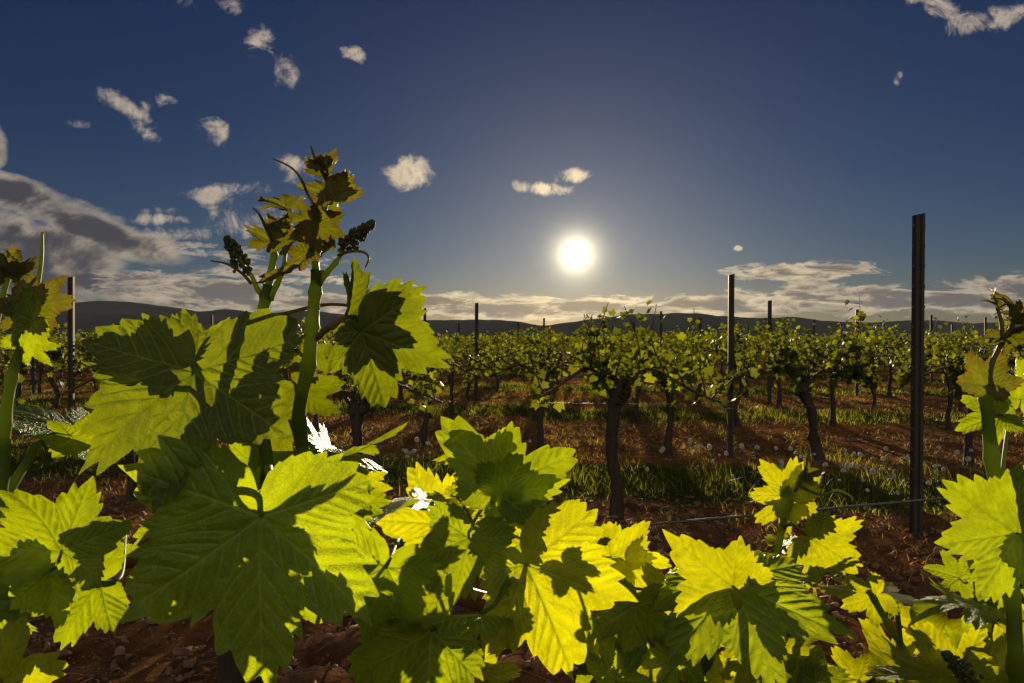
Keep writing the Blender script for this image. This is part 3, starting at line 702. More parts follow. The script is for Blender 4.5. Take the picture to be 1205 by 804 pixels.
# ------------------------------------------------------------------ foreground vine leaves
LOBE_A = np.array([0., 52., -52., 108., -108.])
def leaf_outline(lob, depth, seed, teeth=1.0):
    """returns theta (rad, from tip, + to the right) and radius on a fine grid; lob = lengths of tip, right, left, lower right, lower left lobes"""
    r = np.random.default_rng(seed); n = 1440; th = np.linspace(-180, 180, n, endpoint=False)
    depth = depth - .17 + r.normal(0, .03)
    A = LOBE_A + r.normal(0, 4, 5) * np.array([0, 1, 1, 1, 1]); l0, lr, ll, br, bl = lob
    def sin_(a, b): return depth * (a + b) / 2
    ctl = [(-180, .10), (-168, .22 * bl + .1), (-145, .66 * bl), (A[4] - 12, .93 * bl), (A[4], bl), ((A[4] + A[2]) / 2 - 2, sin_(bl, ll) * 1.04), (A[2] - 11, .86 * ll), (A[2], ll), (A[2] + 10, .86 * ll), (A[2] / 2 - 1, sin_(ll, l0) * .93), (-11, .84 * l0), (0, l0)]
    ctl += [(11, .84 * l0), (A[1] / 2 + 1, sin_(lr, l0) * .93), (A[1] - 10, .86 * lr), (A[1], lr), (A[1] + 11, .86 * lr), ((A[1] + A[3]) / 2 + 2, sin_(br, lr) * 1.04), (A[3], br), (A[3] + 12, .93 * br), (145, .66 * br), (168, .22 * br + .1), (180, .10)]
    ctl = np.array(sorted(ctl)); Rr = np.interp(th, ctl[:, 0], ctl[:, 1])
    # teeth: irregular triangular, coarser on the lobes' ends
    edges = [-172.0]; 
    while edges[-1] < 172: edges.append(edges[-1] + r.uniform(7, 15))
    e = np.array(edges)
    # snap edges' middles to lobe tips
    idx = np.clip(np.searchsorted(e, th, 'right') - 1, 0, len(e) - 2); t = (th - e[idx]) / (e[idx + 1] - e[idx])
    near = A[np.argmin(np.abs(th[:, None] - A[None, :]), 1)]; side = np.sign(near - th)
    pk = np.where(side > 0, .66, .34); tooth = np.where(t < pk, t / pk, (1 - t) / (1 - pk)); tooth = np.clip(tooth, 0, 1) ** .85
    amp = r.uniform(.05, .19, len(e))[idx] * teeth
    Rr = Rr * (1 + amp * (tooth - .42) * np.clip((178 - np.abs(th)) / 30, 0, 1))
    k = np.array([.25, .5, .25]); Rr = np.convolve(np.concatenate([Rr[-1:], Rr, Rr[:1]]), k, 'valid')
    return np.radians(th), Rr, A


def leaf_geo(lob, depth, seed, nt=420, nr=40, pucker=1.0, teeth=1.0):
    """flat leaf (unit length) with raised blade and veins -> V, Q, uv, vein, rim"""
    th, Ro, A = leaf_outline(lob, depth, seed, teeth); r = np.random.default_rng(seed + 900)
    T = np.linspace(-math.pi, math.pi, nt + 1)[:-1]; T = np.concatenate([T, [math.pi - 1e-4]])   # slit at the petiole sinus
    RT = np.interp(T, th, Ro, period=2 * math.pi)
    rad = np.linspace(0, 1, nr) ** .85; rad[0] = 0.004
    TT, FF = np.meshgrid(T, rad); RR = RT[None, :] * FF
    x = (RR * np.sin(TT)).ravel(); y = (RR * np.cos(TT)).ravel()
    segs = []   # (ax, ay, bx, by, wa, wb, order)
    def outR(px, py): return np.interp(math.atan2(px, py), th, Ro, period=2 * math.pi)
    sect = sorted(np.radians(A)); 
    for i, (a, l) in enumerate(zip(np.radians(A), lob)):
        bend = r.normal(0, .03); pts = []
        for f in np.linspace(0, .985, 9):
            aa = a + bend * f * f + (.06 * np.sign(a) * (f * f - f) if a else 0); pts.append((l * f * math.sin(aa), l * f * math.cos(aa)))
        for k in range(8): segs.append((*pts[k], *pts[k + 1], .0150 * (1 - k / 10), .0150 * (1 - (k + 1) / 10), 0))
        # bounds of this lobe's sector
        lo = [s for s in sect if s < a - 1e-6]; hi = [s for s in sect if s > a + 1e-6]
        lo = (lo[-1] + a) / 2 if lo else -math.pi + .1; hi = (hi[0] + a) / 2 if hi else math.pi - .1
        for sd in (-1, 1):
            f = .14 + r.uniform(0, .06); outer = (sd > 0 and i in (3,)) or (sd < 0 and i in (4,))
            while f < .93:
                px, py = l * f * math.sin(a), l * f * math.cos(a); ang = a + sd * R(r.uniform(40, 50)); q = (px, py); w = .0088 * (1 - .45 * f)
                for k in range(16):
                    ang -= sd * .022; nx, ny = q[0] + .035 * math.sin(ang), q[1] + .035 * math.cos(ang); tn = math.atan2(nx, ny)
                    if math.hypot(nx, ny) > .97 * outR(nx, ny) or not (lo - .02 < tn < hi + .02): break
                    segs.append((*q, nx, ny, w * (1 - k / 22), w * (1 - (k + 1) / 22), 1))
                    if k in (4, 8, 11):   # forks
                        a2 = ang + sd * R(38 if k != 8 else -38) * (1 if r.random() < .8 else -1); qq = (nx, ny)
                        for kk in range(5):
                            mx, my = qq[0] + .026 * math.sin(a2), qq[1] + .026 * math.cos(a2)
                            if math.hypot(mx, my) > .97 * outR(mx, my): break
                            segs.append((*qq, mx, my, .0044, .0036, 2)); qq = (mx, my)
                    q = (nx, ny)
                f += r.uniform(.12, .17)
    S = np.array(segs); vein = np.zeros(len(x)); dmin = np.full(len(x), 9.0)
    for s in S:
        ax, ay, bx, by, wa, wb, od = s; dx, dy = bx - ax, by - ay; L2 = dx * dx + dy * dy
        m = (x > min(ax, bx) - .12) & (x < max(ax, bx) + .12) & (y > min(ay, by) - .12) & (y < max(ay, by) + .12)
        if not m.any(): continue
        xm, ym = x[m], y[m]; t = np.clip(((xm - ax) * dx + (ym - ay) * dy) / L2, 0, 1); d = np.hypot(xm - ax - t * dx, ym - ay - t * dy)
        w = wa + (wb - wa) * t; amp = (1.0, .85, .55)[int(od)]
        vein[m] = np.maximum(vein[m], amp * np.exp(-(d / (w * 1.05)) ** 4)); dmin[m] = np.minimum(dmin[m], d + (0, .004, .012)[int(od)])
    z = pucker * (.046 * (1 - np.exp(-dmin / .034)))
    z += pucker * .006 * (fbm(x * 14 + 50, y * 14 + 50, 2, seed) - .5) * 2 * np.clip(RR.ravel() * 3, 0, 1)
    k = nt + 1; i = np.arange(nr - 1)[:, None] * k; j = np.arange(k - 1)[None, :]
    Q = np.stack([i + j, i + k + j, i + k + j + 1, i + j + 1], -1).reshape(-1, 4)
    rim = (FF ** 1.0).ravel()
    return x, y, z, Q, vein, rim


def add_leaf(parent, u, v, L, ang, pitch=0., roll=0., d=.5, fold=.18, curl=.25, wave=.05, lob=(1, .9, .9, .68, .68), depth=.72, mat=None, seed=None, flip=False, hi=None, attach=None, stems=None, pucker=1.0, teeth=1.0, name='leaf', cup=0.0, twist=0.0, arch=0.0):
    """one blade plus its stalk.  (u, v, d): where the stalk meets the blade; L: length in the photo's pixels; ang: direction of the tip in the picture
    plane (degrees, anticlockwise from +x); pitch: tip away from the camera (+) or towards it (-); roll: about the midrib"""
    add_leaf.k += 1; seed = seed if seed is not None else add_leaf.k
    r = np.random.default_rng(seed + 5000); size = .93 * L / F * d; hi = hi or (L > 70)
    x, y, z, Q, vein, rim = leaf_geo(lob, depth, seed, *((560, 52) if L > 120 else (420, 40) if hi else (260, 24)), pucker=pucker, teeth=teeth)
    uvx = np.stack([x, y], 1)
    ph = r.uniform(0, 6.28, 3); th = np.arctan2(x, y); rr = np.hypot(x, y)
    z = z + fold * np.abs(x) - curl * (y * np.abs(y)) * .8 - cup * rr ** 2 + wave * rr ** 2 * (np.sin(3 * th + ph[0]) + .6 * np.sin(7 * th + ph[1]) + .35 * np.sin(13 * th + ph[2]))
    # every lobe bends by its own amount, the side lobes droop
    lb = np.interp(np.degrees(th), [-180, -108, -52, 0, 52, 108, 180], r.normal(0, .27, 7)); z = z - (.40 * curl + lb) * np.clip(rr - .25, 0, 2) ** 2 * 1.3 - .2 * curl * x * x
    # the margin curls up and down in short waves
    em = np.clip((rim - .72) / .28, 0, 1) ** 2 * np.clip(rr * 2, 0, 1); z = z + em * wave * 1.5 * (fbm(th * 2.2 + 40, th * 0 + seed, 3, seed) - .5) * 2
    if twist:
        a = twist * y; x, z = x * np.cos(a) - z * np.sin(a), x * np.sin(a) + z * np.cos(a)
    if arch:
        th_ = arch * y; y, z = np.sin(th_) / arch + z * np.sin(th_), -(1 - np.cos(th_)) / arch + z * np.cos(th_); z = z - .35 * arch * x * x
    a, b, g = R(ang), R(pitch), R(roll); t = np.array((math.cos(a) * math.cos(b), math.sin(b), math.sin(a) * math.cos(b)))
    n0 = np.array((math.cos(a) * math.sin(b), -math.cos(b), math.sin(a) * math.sin(b))); s0 = np.cross(t, n0)
    n = n0 * math.cos(g) + s0 * math.sin(g); s = np.cross(t, n)
    O = P(u, v, d); sg = -1 if flip else 1
    V = O + size * (x[:, None] * s + y[:, None] * t + sg * z[:, None] * n)
    if flip: Q = Q[:, ::-1]
    # blade orientation: upper side along +n
    me = np_mesh(name, V, Q, uvx, {'vein': vein, 'rim': rim}); o = link_mesh(name, me, mat or M_LEAF, parent)
    if attach is None and stems:
        best = None
        for st in stems:
            dd = np.linalg.norm(st - O, axis=1) + np.maximum(0, (st[:, 2] - O[2])) * .5; i = int(np.argmin(dd))
            if best is None or dd[i] < best[0]: best = (dd[i], st[i])
        attach = best[1]
    if attach is not None:
        A = np.asarray(attach); sz = max(size, .03); back = O - t * size * .16 - n * sg * size * .10; mid = (A + back) / 2 + np.array((0, 0, .10 * np.linalg.norm(A - O)))
        dist = np.linalg.norm(A - O)
        c = catmull([A, mid, back, O + t * size * .01], 6) if dist > size * .35 else catmull([A, (A + O) / 2, O], 4)
        b_ = MB(); b_.tube(c, [size * .030 + .0006, size * .020 + .0004, size * .018], 8); b_.build('stalk', M_SHOOT if (mat or M_LEAF) is M_LEAF else M_YSHOOT, parent=o)
    return o
add_leaf.k = 0


def stem(parent, pts, rad, mat=None, name='shoot', gn=.05):
    """pts as (u, v, d)"""
    c = catmull([P(*p) for p in pts], 8); 
    rr = np.interp(np.linspace(0, 1, len(c)), np.linspace(0, 1, len(rad)), rad)
    if mat is not M_CANE: rr = rr * .84
    # swollen nodes
    nn = max(2, len(pts) - 1); f = np.linspace(0, nn, len(c)); rr = rr * (1 + .26 * np.exp(-((f - np.round(f)) / .12) ** 2))
    b = MB(); V, Q = tube_geo(c, rr, 12, gn, 3); b.add(V, Q); o = b.build(name, mat or M_SHOOT, parent); return o, c


def tendril(parent, pts, r=.0012, mat=None, name='tendril'):
    c = catmull([P(*p) for p in pts], 8); b = MB(); b.tube(c, [r * 1.3, r, r * .6], 8); return b.build(name, mat or M_YSHOOT, parent)


def cluster(parent, p0, p1, d, w, seed=0, name='flower_cluster'):
    """tight bunch of unopened flower buds tapering from p0 to p1"""
    import bmesh
    r = np.random.default_rng(seed); A, B = P(*p0, d), P(*p1, d); L = np.linalg.norm(B - A); T = (B - A) / L
    u = np.cross(T, [0, 1, 0]); u /= np.linalg.norm(u); w_ = np.cross(T, u); bm = bmesh.new(); bmesh.ops.create_icosphere(bm, subdivisions=1, radius=1); V0 = np.array([v.co[:] for v in bm.verts]); T0 = np.array([[v.index for v in f.verts] for f in bm.faces]); bm.free()
    n = 170; f = r.random(n) ** .8; prof = np.interp(f, [0, .12, .3, .7, 1], [.35, 1, .95, .62, .22]) * w * (.75 + .35 * np.sin(f * 38) ** 2); a = r.uniform(0, 6.28, n); q = np.sqrt(r.uniform(.25, 1, n))
    C = A + f[:, None] * L * T + (prof * q * np.cos(a))[:, None] * u + (prof * q * np.sin(a))[:, None] * w_; s = r.uniform(.0011, .0019, n) * (d / .5) ** .3
    V = C[:, None] + V0[None] * s[:, None, None]; Tt = T0[None] + (np.arange(n) * len(V0))[:, None, None]
    o = link_mesh(name, np_mesh(name, V.reshape(-1, 3), Tt.reshape(-1, 3)), M_BUD, parent)
    b = MB(); b.tube([A - T * L * .1, (A + B) / 2, B], [.0016, .0012, .0008], 6); b.build('stalk', M_SHOOT, parent=o)
    return o

Y = dict(mat=None)
def fg_center():
    base = P(288, 690, .80); root = empty('grapevine', (base[0], base[1], 0)); tag(root, 'large leafy grapevine with two tall shoots and flower buds against the sky', 'grapevine', 'foreground grapevines')
    # children are built in world space: counter the root's offset
    holder_off = root.location.copy()
    def fix():
        for ch in root.children: ch.location = -holder_off
    # trunk and cane
    b = MB(); b.tube(catmull([(base[0] - .02, .84, -.06), (base[0] + .01, .83, .25), (base[0] - .01, .81, .55), tuple(base)], 6), [.05, .034, .03, .03], 12, .12, 4); b.build('trunk', M_BARK, root)
    c1, cc1 = stem(root, [(288, 690, .80), (400, 682, .78), (500, 692, .74), (580, 712, .70), (660, 745, .66), (740, 785, .62), (830, 815, .60), (930, 840, .60)], [.013, .010, .0085, .0075], M_CANE, 'cane', .04)
    c2, cc2 = stem(root, [(288, 690, .80), (240, 662, .78), (170, 657, .74), (110, 672, .70), (30, 700, .68), (-60, 730, .68)], [.012, .0085, .007], M_CANE, 'cane', .04)
    # shoot A (left one of the pair)
    sA, cA = stem(root, [(300, 683, .78), (312, 600, .60), (316, 560, .50), (306, 480, .50), (306, 392, .50), (313, 350, .50), (316, 335, .50)], [.0062, .0058, .0054, .0050, .0042])
    a1, ca1 = stem(sA, [(314, 352, .50), (318, 325, .50), (323, 300, .50), (322, 285, .50), (318, 272, .50)], [.0034, .0028, .0018], name='side_shoot')
    a3, ca3 = stem(sA, [(318, 352, .50), (326, 335, .495), (333, 318, .49), (336, 296, .49)], [.0026, .0022, .0015], name='side_shoot')
    tendril(sA, [(312, 350, .50), (303, 340, .50), (297, 326, .50), (291, 318, .50)], .0019, M_SHOOT, 'flower_stalk'); cluster(sA, (291, 320), (267, 279), .50, .0075, 1)
    tendril(sA, [(296, 334, .50), (285, 322, .495), (268, 311, .49), (248, 307, .49)], .0010)
    tendril(sA, [(322, 288, .50), (313, 268, .495), (305, 252, .49), (298, 245, .49)], .0011)
    # shoot B (tall one)
    sB, cB = stem(root, [(372, 684, .78), (372, 600, .62), (352, 500, .52), (363, 430, .50), (367, 385, .50), (371, 345, .50), (373, 318, .50)], [.0064, .0060, .0058, .0052, .0048])
    b1, cb1 = stem(sB, [(373, 330, .50), (371, 300, .50), (377, 268, .50), (383, 240, .50), (386, 215, .50), (384, 190, .50)], [.0036, .0030, .0022, .0014], name='side_shoot')
    b2, cb2 = stem(sB, [(374, 335, .50), (384, 322, .50), (396, 308, .50), (404, 296, .50)], [.0030, .0024, .0016], name='side_shoot')
    tendril(sB, [(398, 301, .50), (412, 296, .495), (428, 297, .49), (434, 304, .49), (430, 315, .49)], .0010)
    cluster(sB, (402, 293), (440, 261), .50, .0072, 2); 
    tendril(sB, [(376, 262, .50), (371, 245, .49), (362, 228, .49), (354, 210, .48), (342, 197, .48), (322, 187, .48)], .0010, M_YSHOOT)
    tendril(sB, [(386, 215, .50), (378, 200, .50), (370, 185, .50), (366, 172, .50)], .0012)
    Yk = dict(mat=M_YOUNG)
    stA, stB = [cA, ca1, ca3], [cB, cb1, cb2]
    # --- top growth
    add_leaf(sB, 392, 233, 46, 116, 15, 20, .50, fold=.55, curl=.55, wave=.14, lob=(1, .95, .95, .75, .6), stems=stB, depth=.85, **Yk)
    add_leaf(sB, 394, 232, 40, 56, -25, -30, .495, fold=.35, curl=.35, wave=.12, lob=(1, 1, .9, .8, .6), stems=stB, depth=.85, **Yk)
    add_leaf(sB, 380, 200, 27, 140, 10, 40, .50, fold=.8, curl=.5, wave=.2, stems=stB, **Yk)
    add_leaf(sB, 386, 200, 28, 80, -10, -30, .505, fold=.9, curl=.5, wave=.2, stems=stB, **Yk)
    add_leaf(sB, 378, 198, 24, 150, 20, 60, .505, fold=.9, curl=.5, wave=.2, stems=stB, **Yk)
    add_leaf(sB, 372, 262, 40, -34, 5, 20, .49, fold=.30, curl=.3, wave=.08, lob=(1, .95, .95, .8, .7), depth=.85, stems=stB, **Yk)
    add_leaf(sB, 370, 262, 38, 165, -10, -35, .50, fold=.35, curl=.4, wave=.10, stems=stB, **Yk)
    add_leaf(sB, 378, 301, 84, 205, -15, 62, .49, fold=.45, curl=.4, wave=.15, lob=(1, .6, .6, .45, .45), depth=.82, stems=stB, twist=.5, **Yk)
    add_leaf(sA, 338, 246, 46, 152, 10, 48, .50, fold=.45, curl=.3, wave=.14, lob=(1, .8, .7, .5, .45), depth=.75, stems=stA, **Yk)
    add_leaf(sA, 330, 284, 40, 178, 20, 42, .505, fold=.40, curl=-.3, wave=.12, stems=stA, depth=.85, **Yk)
    add_leaf(sA, 334, 292, 36, 62, 20, -35, .49, fold=.5, curl=.5, wave=.12, stems=stA, depth=.85, **Yk)
    add_leaf(sA, 330, 266, 24, 110, 20, 35, .50, fold=.5, curl=.5, wave=.12, stems=stA, **Yk)
    # upright folded leaf right of shoot B
    add_leaf(sB, 408, 372, 92, 80, 12, 66, .50, fold=0.6, curl=.10, wave=.06, lob=(.82, .95, .7, .5, .25), depth=.72, attach=P(371, 400, .50), seed=311, mat=M_DIMLEAF)
    # hanging leaf right
    add_leaf(sB, 425, 390, 114, -74, 12, -14, .50, fold=.12, curl=.15, wave=.05, lob=(1, .55, 1.0, .30, .80), depth=.82, attach=P(372, 398, .50), seed=312, mat=M_DIMLEAF)
    # --- big leaf, upper left
    add_leaf(sA, 229, 438, 172, -91, -30, 4, .46, fold=.05, curl=.22, wave=.035, lob=(1, .98, .98, .84, .82), depth=.86, attach=P(304, 500, .50), seed=321, mat=M_DIMLEAF)
    add_leaf(sA, 212, 428, 124, 158, 10, 48, .485, fold=.22, curl=.15, wave=.06, lob=(1, .75, .75, .6, .6), depth=.78, attach=P(305, 470, .50), seed=322, mat=M_DIMLEAF)
    # --- biggest leaf, lower left
    add_leaf(sA, 308, 607, 212, -88, -10, 3, .42, fold=.04, curl=.12, wave=.035, lob=(1, .98, .88, .84, .66), depth=.80, attach=P(316, 558, .50), seed=330, teeth=1.15)
    add_leaf(sA, 235, 600, 95, 170, 20, 50, .52, fold=.2, curl=.1, wave=.06, attach=P(300, 683, .78), seed=332)
    def behind(u, v, d, k, L, ang, seed, pitch=8, roll=6, st=None, mat=None):  # extra leaves added sunward of other leaves to cast shade on them
        w = P(u, v, d) + np.array(SUN_DIR) * k; add_leaf(sA, UC + w[0] / w[1] * F, VC - (w[2] - CAM_H) / w[1] * F, L, ang, pitch, roll, float(w[1]), stems=[cA], seed=seed, mat=mat, fold=.15, curl=.15)
    behind(215, 640, .42, .12, 105, -120, 601); behind(290, 700, .42, .16, 100, -105, 602); behind(330, 640, .42, .10, 50, -80, 603); behind(120, 655, .44, .10, 60, -60, 604); behind(436, 392, .50, .07, 56, -66, 605, mat=M_DIMLEAF)
    add_leaf(sB, 362, 420, 40, -28, 15, -10, .54, stems=stB, seed=333, mat=M_DIMLEAF)
    add_leaf(sB, 352, 455, 66, -50, 15, 10, .56, stems=stB, seed=334, mat=M_DIMLEAF)
    add_leaf(sB, 330, 505, 60, -120, 5, 20, .55, stems=stB, seed=335, mat=M_DIMLEAF)
    # glossy leaf in the middle: upper side turned to the sky
    add_leaf(sB, 383, 540, 105, 18, 4, -88, .55, fold=0.02, curl=0.0, arch=0.18, wave=0.03, lob=(1, .95, .85, .8, .7), depth=.82, attach=P(372, 610, .60), seed=341, pucker=0.25)
    add_leaf(sB, 376, 530, 118, -100, -88, 5, .545, fold=.04, curl=.05, arch=1.25, wave=0.03, depth=.85, attach=P(372, 610, .60), seed=342, pucker=0.25)
    add_leaf(sB, 384, 530, 62, 128, 6, 88, .55, fold=0.02, curl=0.0, wave=0.03, attach=P(372, 610, .60), seed=343, pucker=0.25, arch=0.18)
    add_leaf(sB, 452, 600, 80, 20, 5, -87, .62, fold=0.02, curl=0.0, wave=0.03, attach=P(420, 684, .78), seed=344, pucker=0.25, arch=0.18)
    # --- shoot C, short one carrying the centre leaves
    sC, cC = stem(root, [(520, 696, .735), (545, 660, .66), (575, 620, .60), (590, 585, .58)], [.0055, .0048, .0036])
    stC = [cC]
    add_leaf(sC, 586, 577, 104, 78, 12, 4, .54, fold=.24, curl=.02, wave=.05, lob=(.82, 1.0, 1.12, .62, .5), depth=.80, attach=P(590, 600, .60), seed=351)
    add_leaf(sC, 592, 582, 86, 12, -10, 8, .535, fold=.15, curl=.18, wave=.06, lob=(.95, .85, .85, .6, .6), depth=.86, attach=P(590, 600, .60), seed=352)
    add_leaf(sC, 575, 530, 74, 135, -35, -38, .57, fold=.2, curl=-.2, wave=.09, stems=stC, seed=353, depth=.66)
    add_leaf(sC, 600, 590, 62, -42, 10, 20, .56, fold=.15, curl=.3, wave=.06, stems=stC, seed=354)
    add_leaf(sC, 552, 633, 80, -103, -15, -6, .50, fold=.08, curl=.2, wave=.05, lob=(1, .95, .98, .8, .75), depth=.78, stems=stC, seed=355)
    add_leaf(sC, 525, 618, 98, 178, 12, 8, .74, fold=.1, curl=.1, wave=.05, lob=(1, .9, .9, .75, .75), depth=.82, stems=stC, seed=356, mat=M_THIN)
    add_leaf(sC, 540, 612, 60, 92, 25, -10, .72, fold=.1, curl=.1, wave=.05, stems=stC, seed=357, mat=M_THIN)
    add_leaf(sC, 455, 668, 88, -108, -18, 5, .47, fold=.10, curl=.2, wave=.05, lob=(1, .9, .9, .78, .75), depth=.80, attach=P(480, 690, .75), seed=358)
    add_leaf(sC, 500, 590, 62, -15, 3, -87, .66, fold=0.02, curl=0.0, wave=0.03, stems=stC, seed=359, pucker=0.2, arch=0.18)
    add_leaf(sC, 612, 640, 56, -150, 10, 20, .60, stems=stC, seed=360, mat=M_THIN)
    # --- bottom leaves off the cane
    sD, cD = stem(root, [(600, 720, .69), (612, 700, .62), (618, 680, .56), (617, 668, .52)], [.0045, .0038, .003]); stD = [cD]
    add_leaf(sD, 567, 722, 128, 187, 5, -64, .47, fold=.18, curl=.12, wave=.09, lob=(1, .7, .7, .5, .5), stems=stD, seed=361)
    add_leaf(sD, 508, 742, 132, -150, -8, 10, .48, fold=.10, curl=.12, wave=.05, lob=(1, .85, .8, .7, .62), depth=.84, attach=P(560, 706, .71), seed=362)
    add_leaf(sD, 619, 722, 70, -112, 10, -18, .62, fold=.30, curl=.15, wave=.05, stems=stD, seed=363, mat=M_THIN)
    add_leaf(sD, 619, 664, 158, -64, -8, -14, .50, fold=.42, curl=.12, wave=.04, lob=(1, .72, .80, .36, .64), depth=.90, stems=stD, seed=364, mat=M_THIN)
    sE, cE = stem(root, [(690, 762, .64), (694, 720, .64), (697, 670, .66), (695, 640, .68)], [.0042, .0036, .0024]); stE = [cE]
    add_leaf(sE, 719, 655, 66, -8, 15, 6, .66, fold=.10, curl=.15, wave=.05, lob=(.95, 1, 1, .8, .8), depth=.8, stems=stE, seed=365, mat=M_THIN)
    add_leaf(sE, 738, 662, 60, -55, 12, -10, .67, fold=.12, curl=.15, wave=.05, stems=stE, seed=366, mat=M_THIN)
    add_leaf(sE, 790, 705, 58, 195, 15, 18, .63, fold=.15, curl=.1, wave=.06, stems=stE, seed=367, mat=M_THIN)
    add_leaf(sE, 748, 712, 84, -98, -8, -8, .56, fold=.10, curl=.2, wave=.05, stems=stE, seed=368)
    add_leaf(sE, 745, 712, 90, -25, 3, -93, .60, fold=0.02, curl=0.0, wave=0.03, stems=stE, seed=369, pucker=0.2, arch=0.18)
    add_leaf(sE, 690, 640, 34, 70, 10, 30, .66, fold=.3, stems=stE, seed=370, **Yk)
    add_leaf(sE, 668, 600, 42, -48, 15, 30, .60, fold=.3, attach=P(695, 640, .68), seed=371, mat=M_THIN)
    # short growth along the low right part of the cane
    sF, cF = stem(root, [(812, 808, .60), (832, 780, .58), (848, 740, .555), (862, 700, .54)], [.0050, .0045, .0034]); stF = [cF]
    add_leaf(sF, 862, 690, 104, 143, -8, -14, .51, fold=.14, curl=.10, wave=.05, lob=(1, .72, .80, .5, .45), depth=.86, stems=stF, seed=381, mat=M_THIN)
    add_leaf(sF, 863, 688, 122, -80, -62, 2, .53, fold=.02, curl=.05, arch=0.75, wave=0.03, lob=(1, 1.05, 1.0, .95, .85), depth=.84, stems=stF, seed=382, pucker=0.7)
    add_leaf(sF, 866, 690, 112, 10, 3, -93, .68, fold=0.02, curl=0.0, arch=0.18, wave=0.03, lob=(1, .95, .7, .7, .5), depth=.85, stems=stF, seed=383, pucker=0.25)
    add_leaf(sF, 874, 690, 52, 48, 15, 10, .55, fold=.3, curl=.2, stems=stF, seed=384)
    for i, (u, v, L, a, pi_, ro) in enumerate([(800, 770, 60, 200, 20, 20), (830, 790, 56, 60, 10, 20), (790, 790, 60, -60, -10, 10), (880, 770, 66, -35, 15, 5), (905, 790, 62, -10, 20, 20), (850, 800, 60, 120, 15, -20), (960, 805, 55, 140, 10, 10), (760, 775, 64, -120, -10, 15), (700, 770, 60, -60, 10, 10), (935, 810, 50, 40, 20, 20), (660, 790, 0, 0, 0, 0)]):
        if L: add_leaf(sF, u, v, L, a, pi_, ro, .57 + .02 * (i % 3), fold=.15, curl=.2, wave=.08, stems=stF + [cc1], seed=390 + i, mat=M_THIN if i % 2 else M_LEAF)
    for i, (u, v, L, a, pi_, ro, d) in enumerate([(500, 650, 56, -60, 10, -20, .60), (700, 745, 50, 150, 15, -25, .60), (540, 575, 46, 60, 10, 45, .64),
            (725, 800, 62, 100, 12, 22, .55), (838, 782, 54, 150, 12, 20, .74), (905, 790, 56, 60, 12, 24, .74), (800, 745, 44, 40, 12, 24, .74), (815, 735, 48, 215, 10, -30, .62), (925, 760, 46, -20, 12, 30, .60), (880, 740, 44, -120, 12, 24, .62), (420, 560, 48, -30, 10, 30, .62), (405, 640, 60, -150, 14, 26, .66), (340, 700, 60, -100, 10, -20, .62), (560, 800, 60, 60, 12, 24, .58)]):
        add_leaf(root, u, v, L, a, pi_, ro, d, fold=.35, curl=.3, wave=.10, stems=[cc1, cC, cD, cE, cF, cB], seed=620 + i, mat=M_THIN if i % 3 else M_LEAF)
    fix(); return root


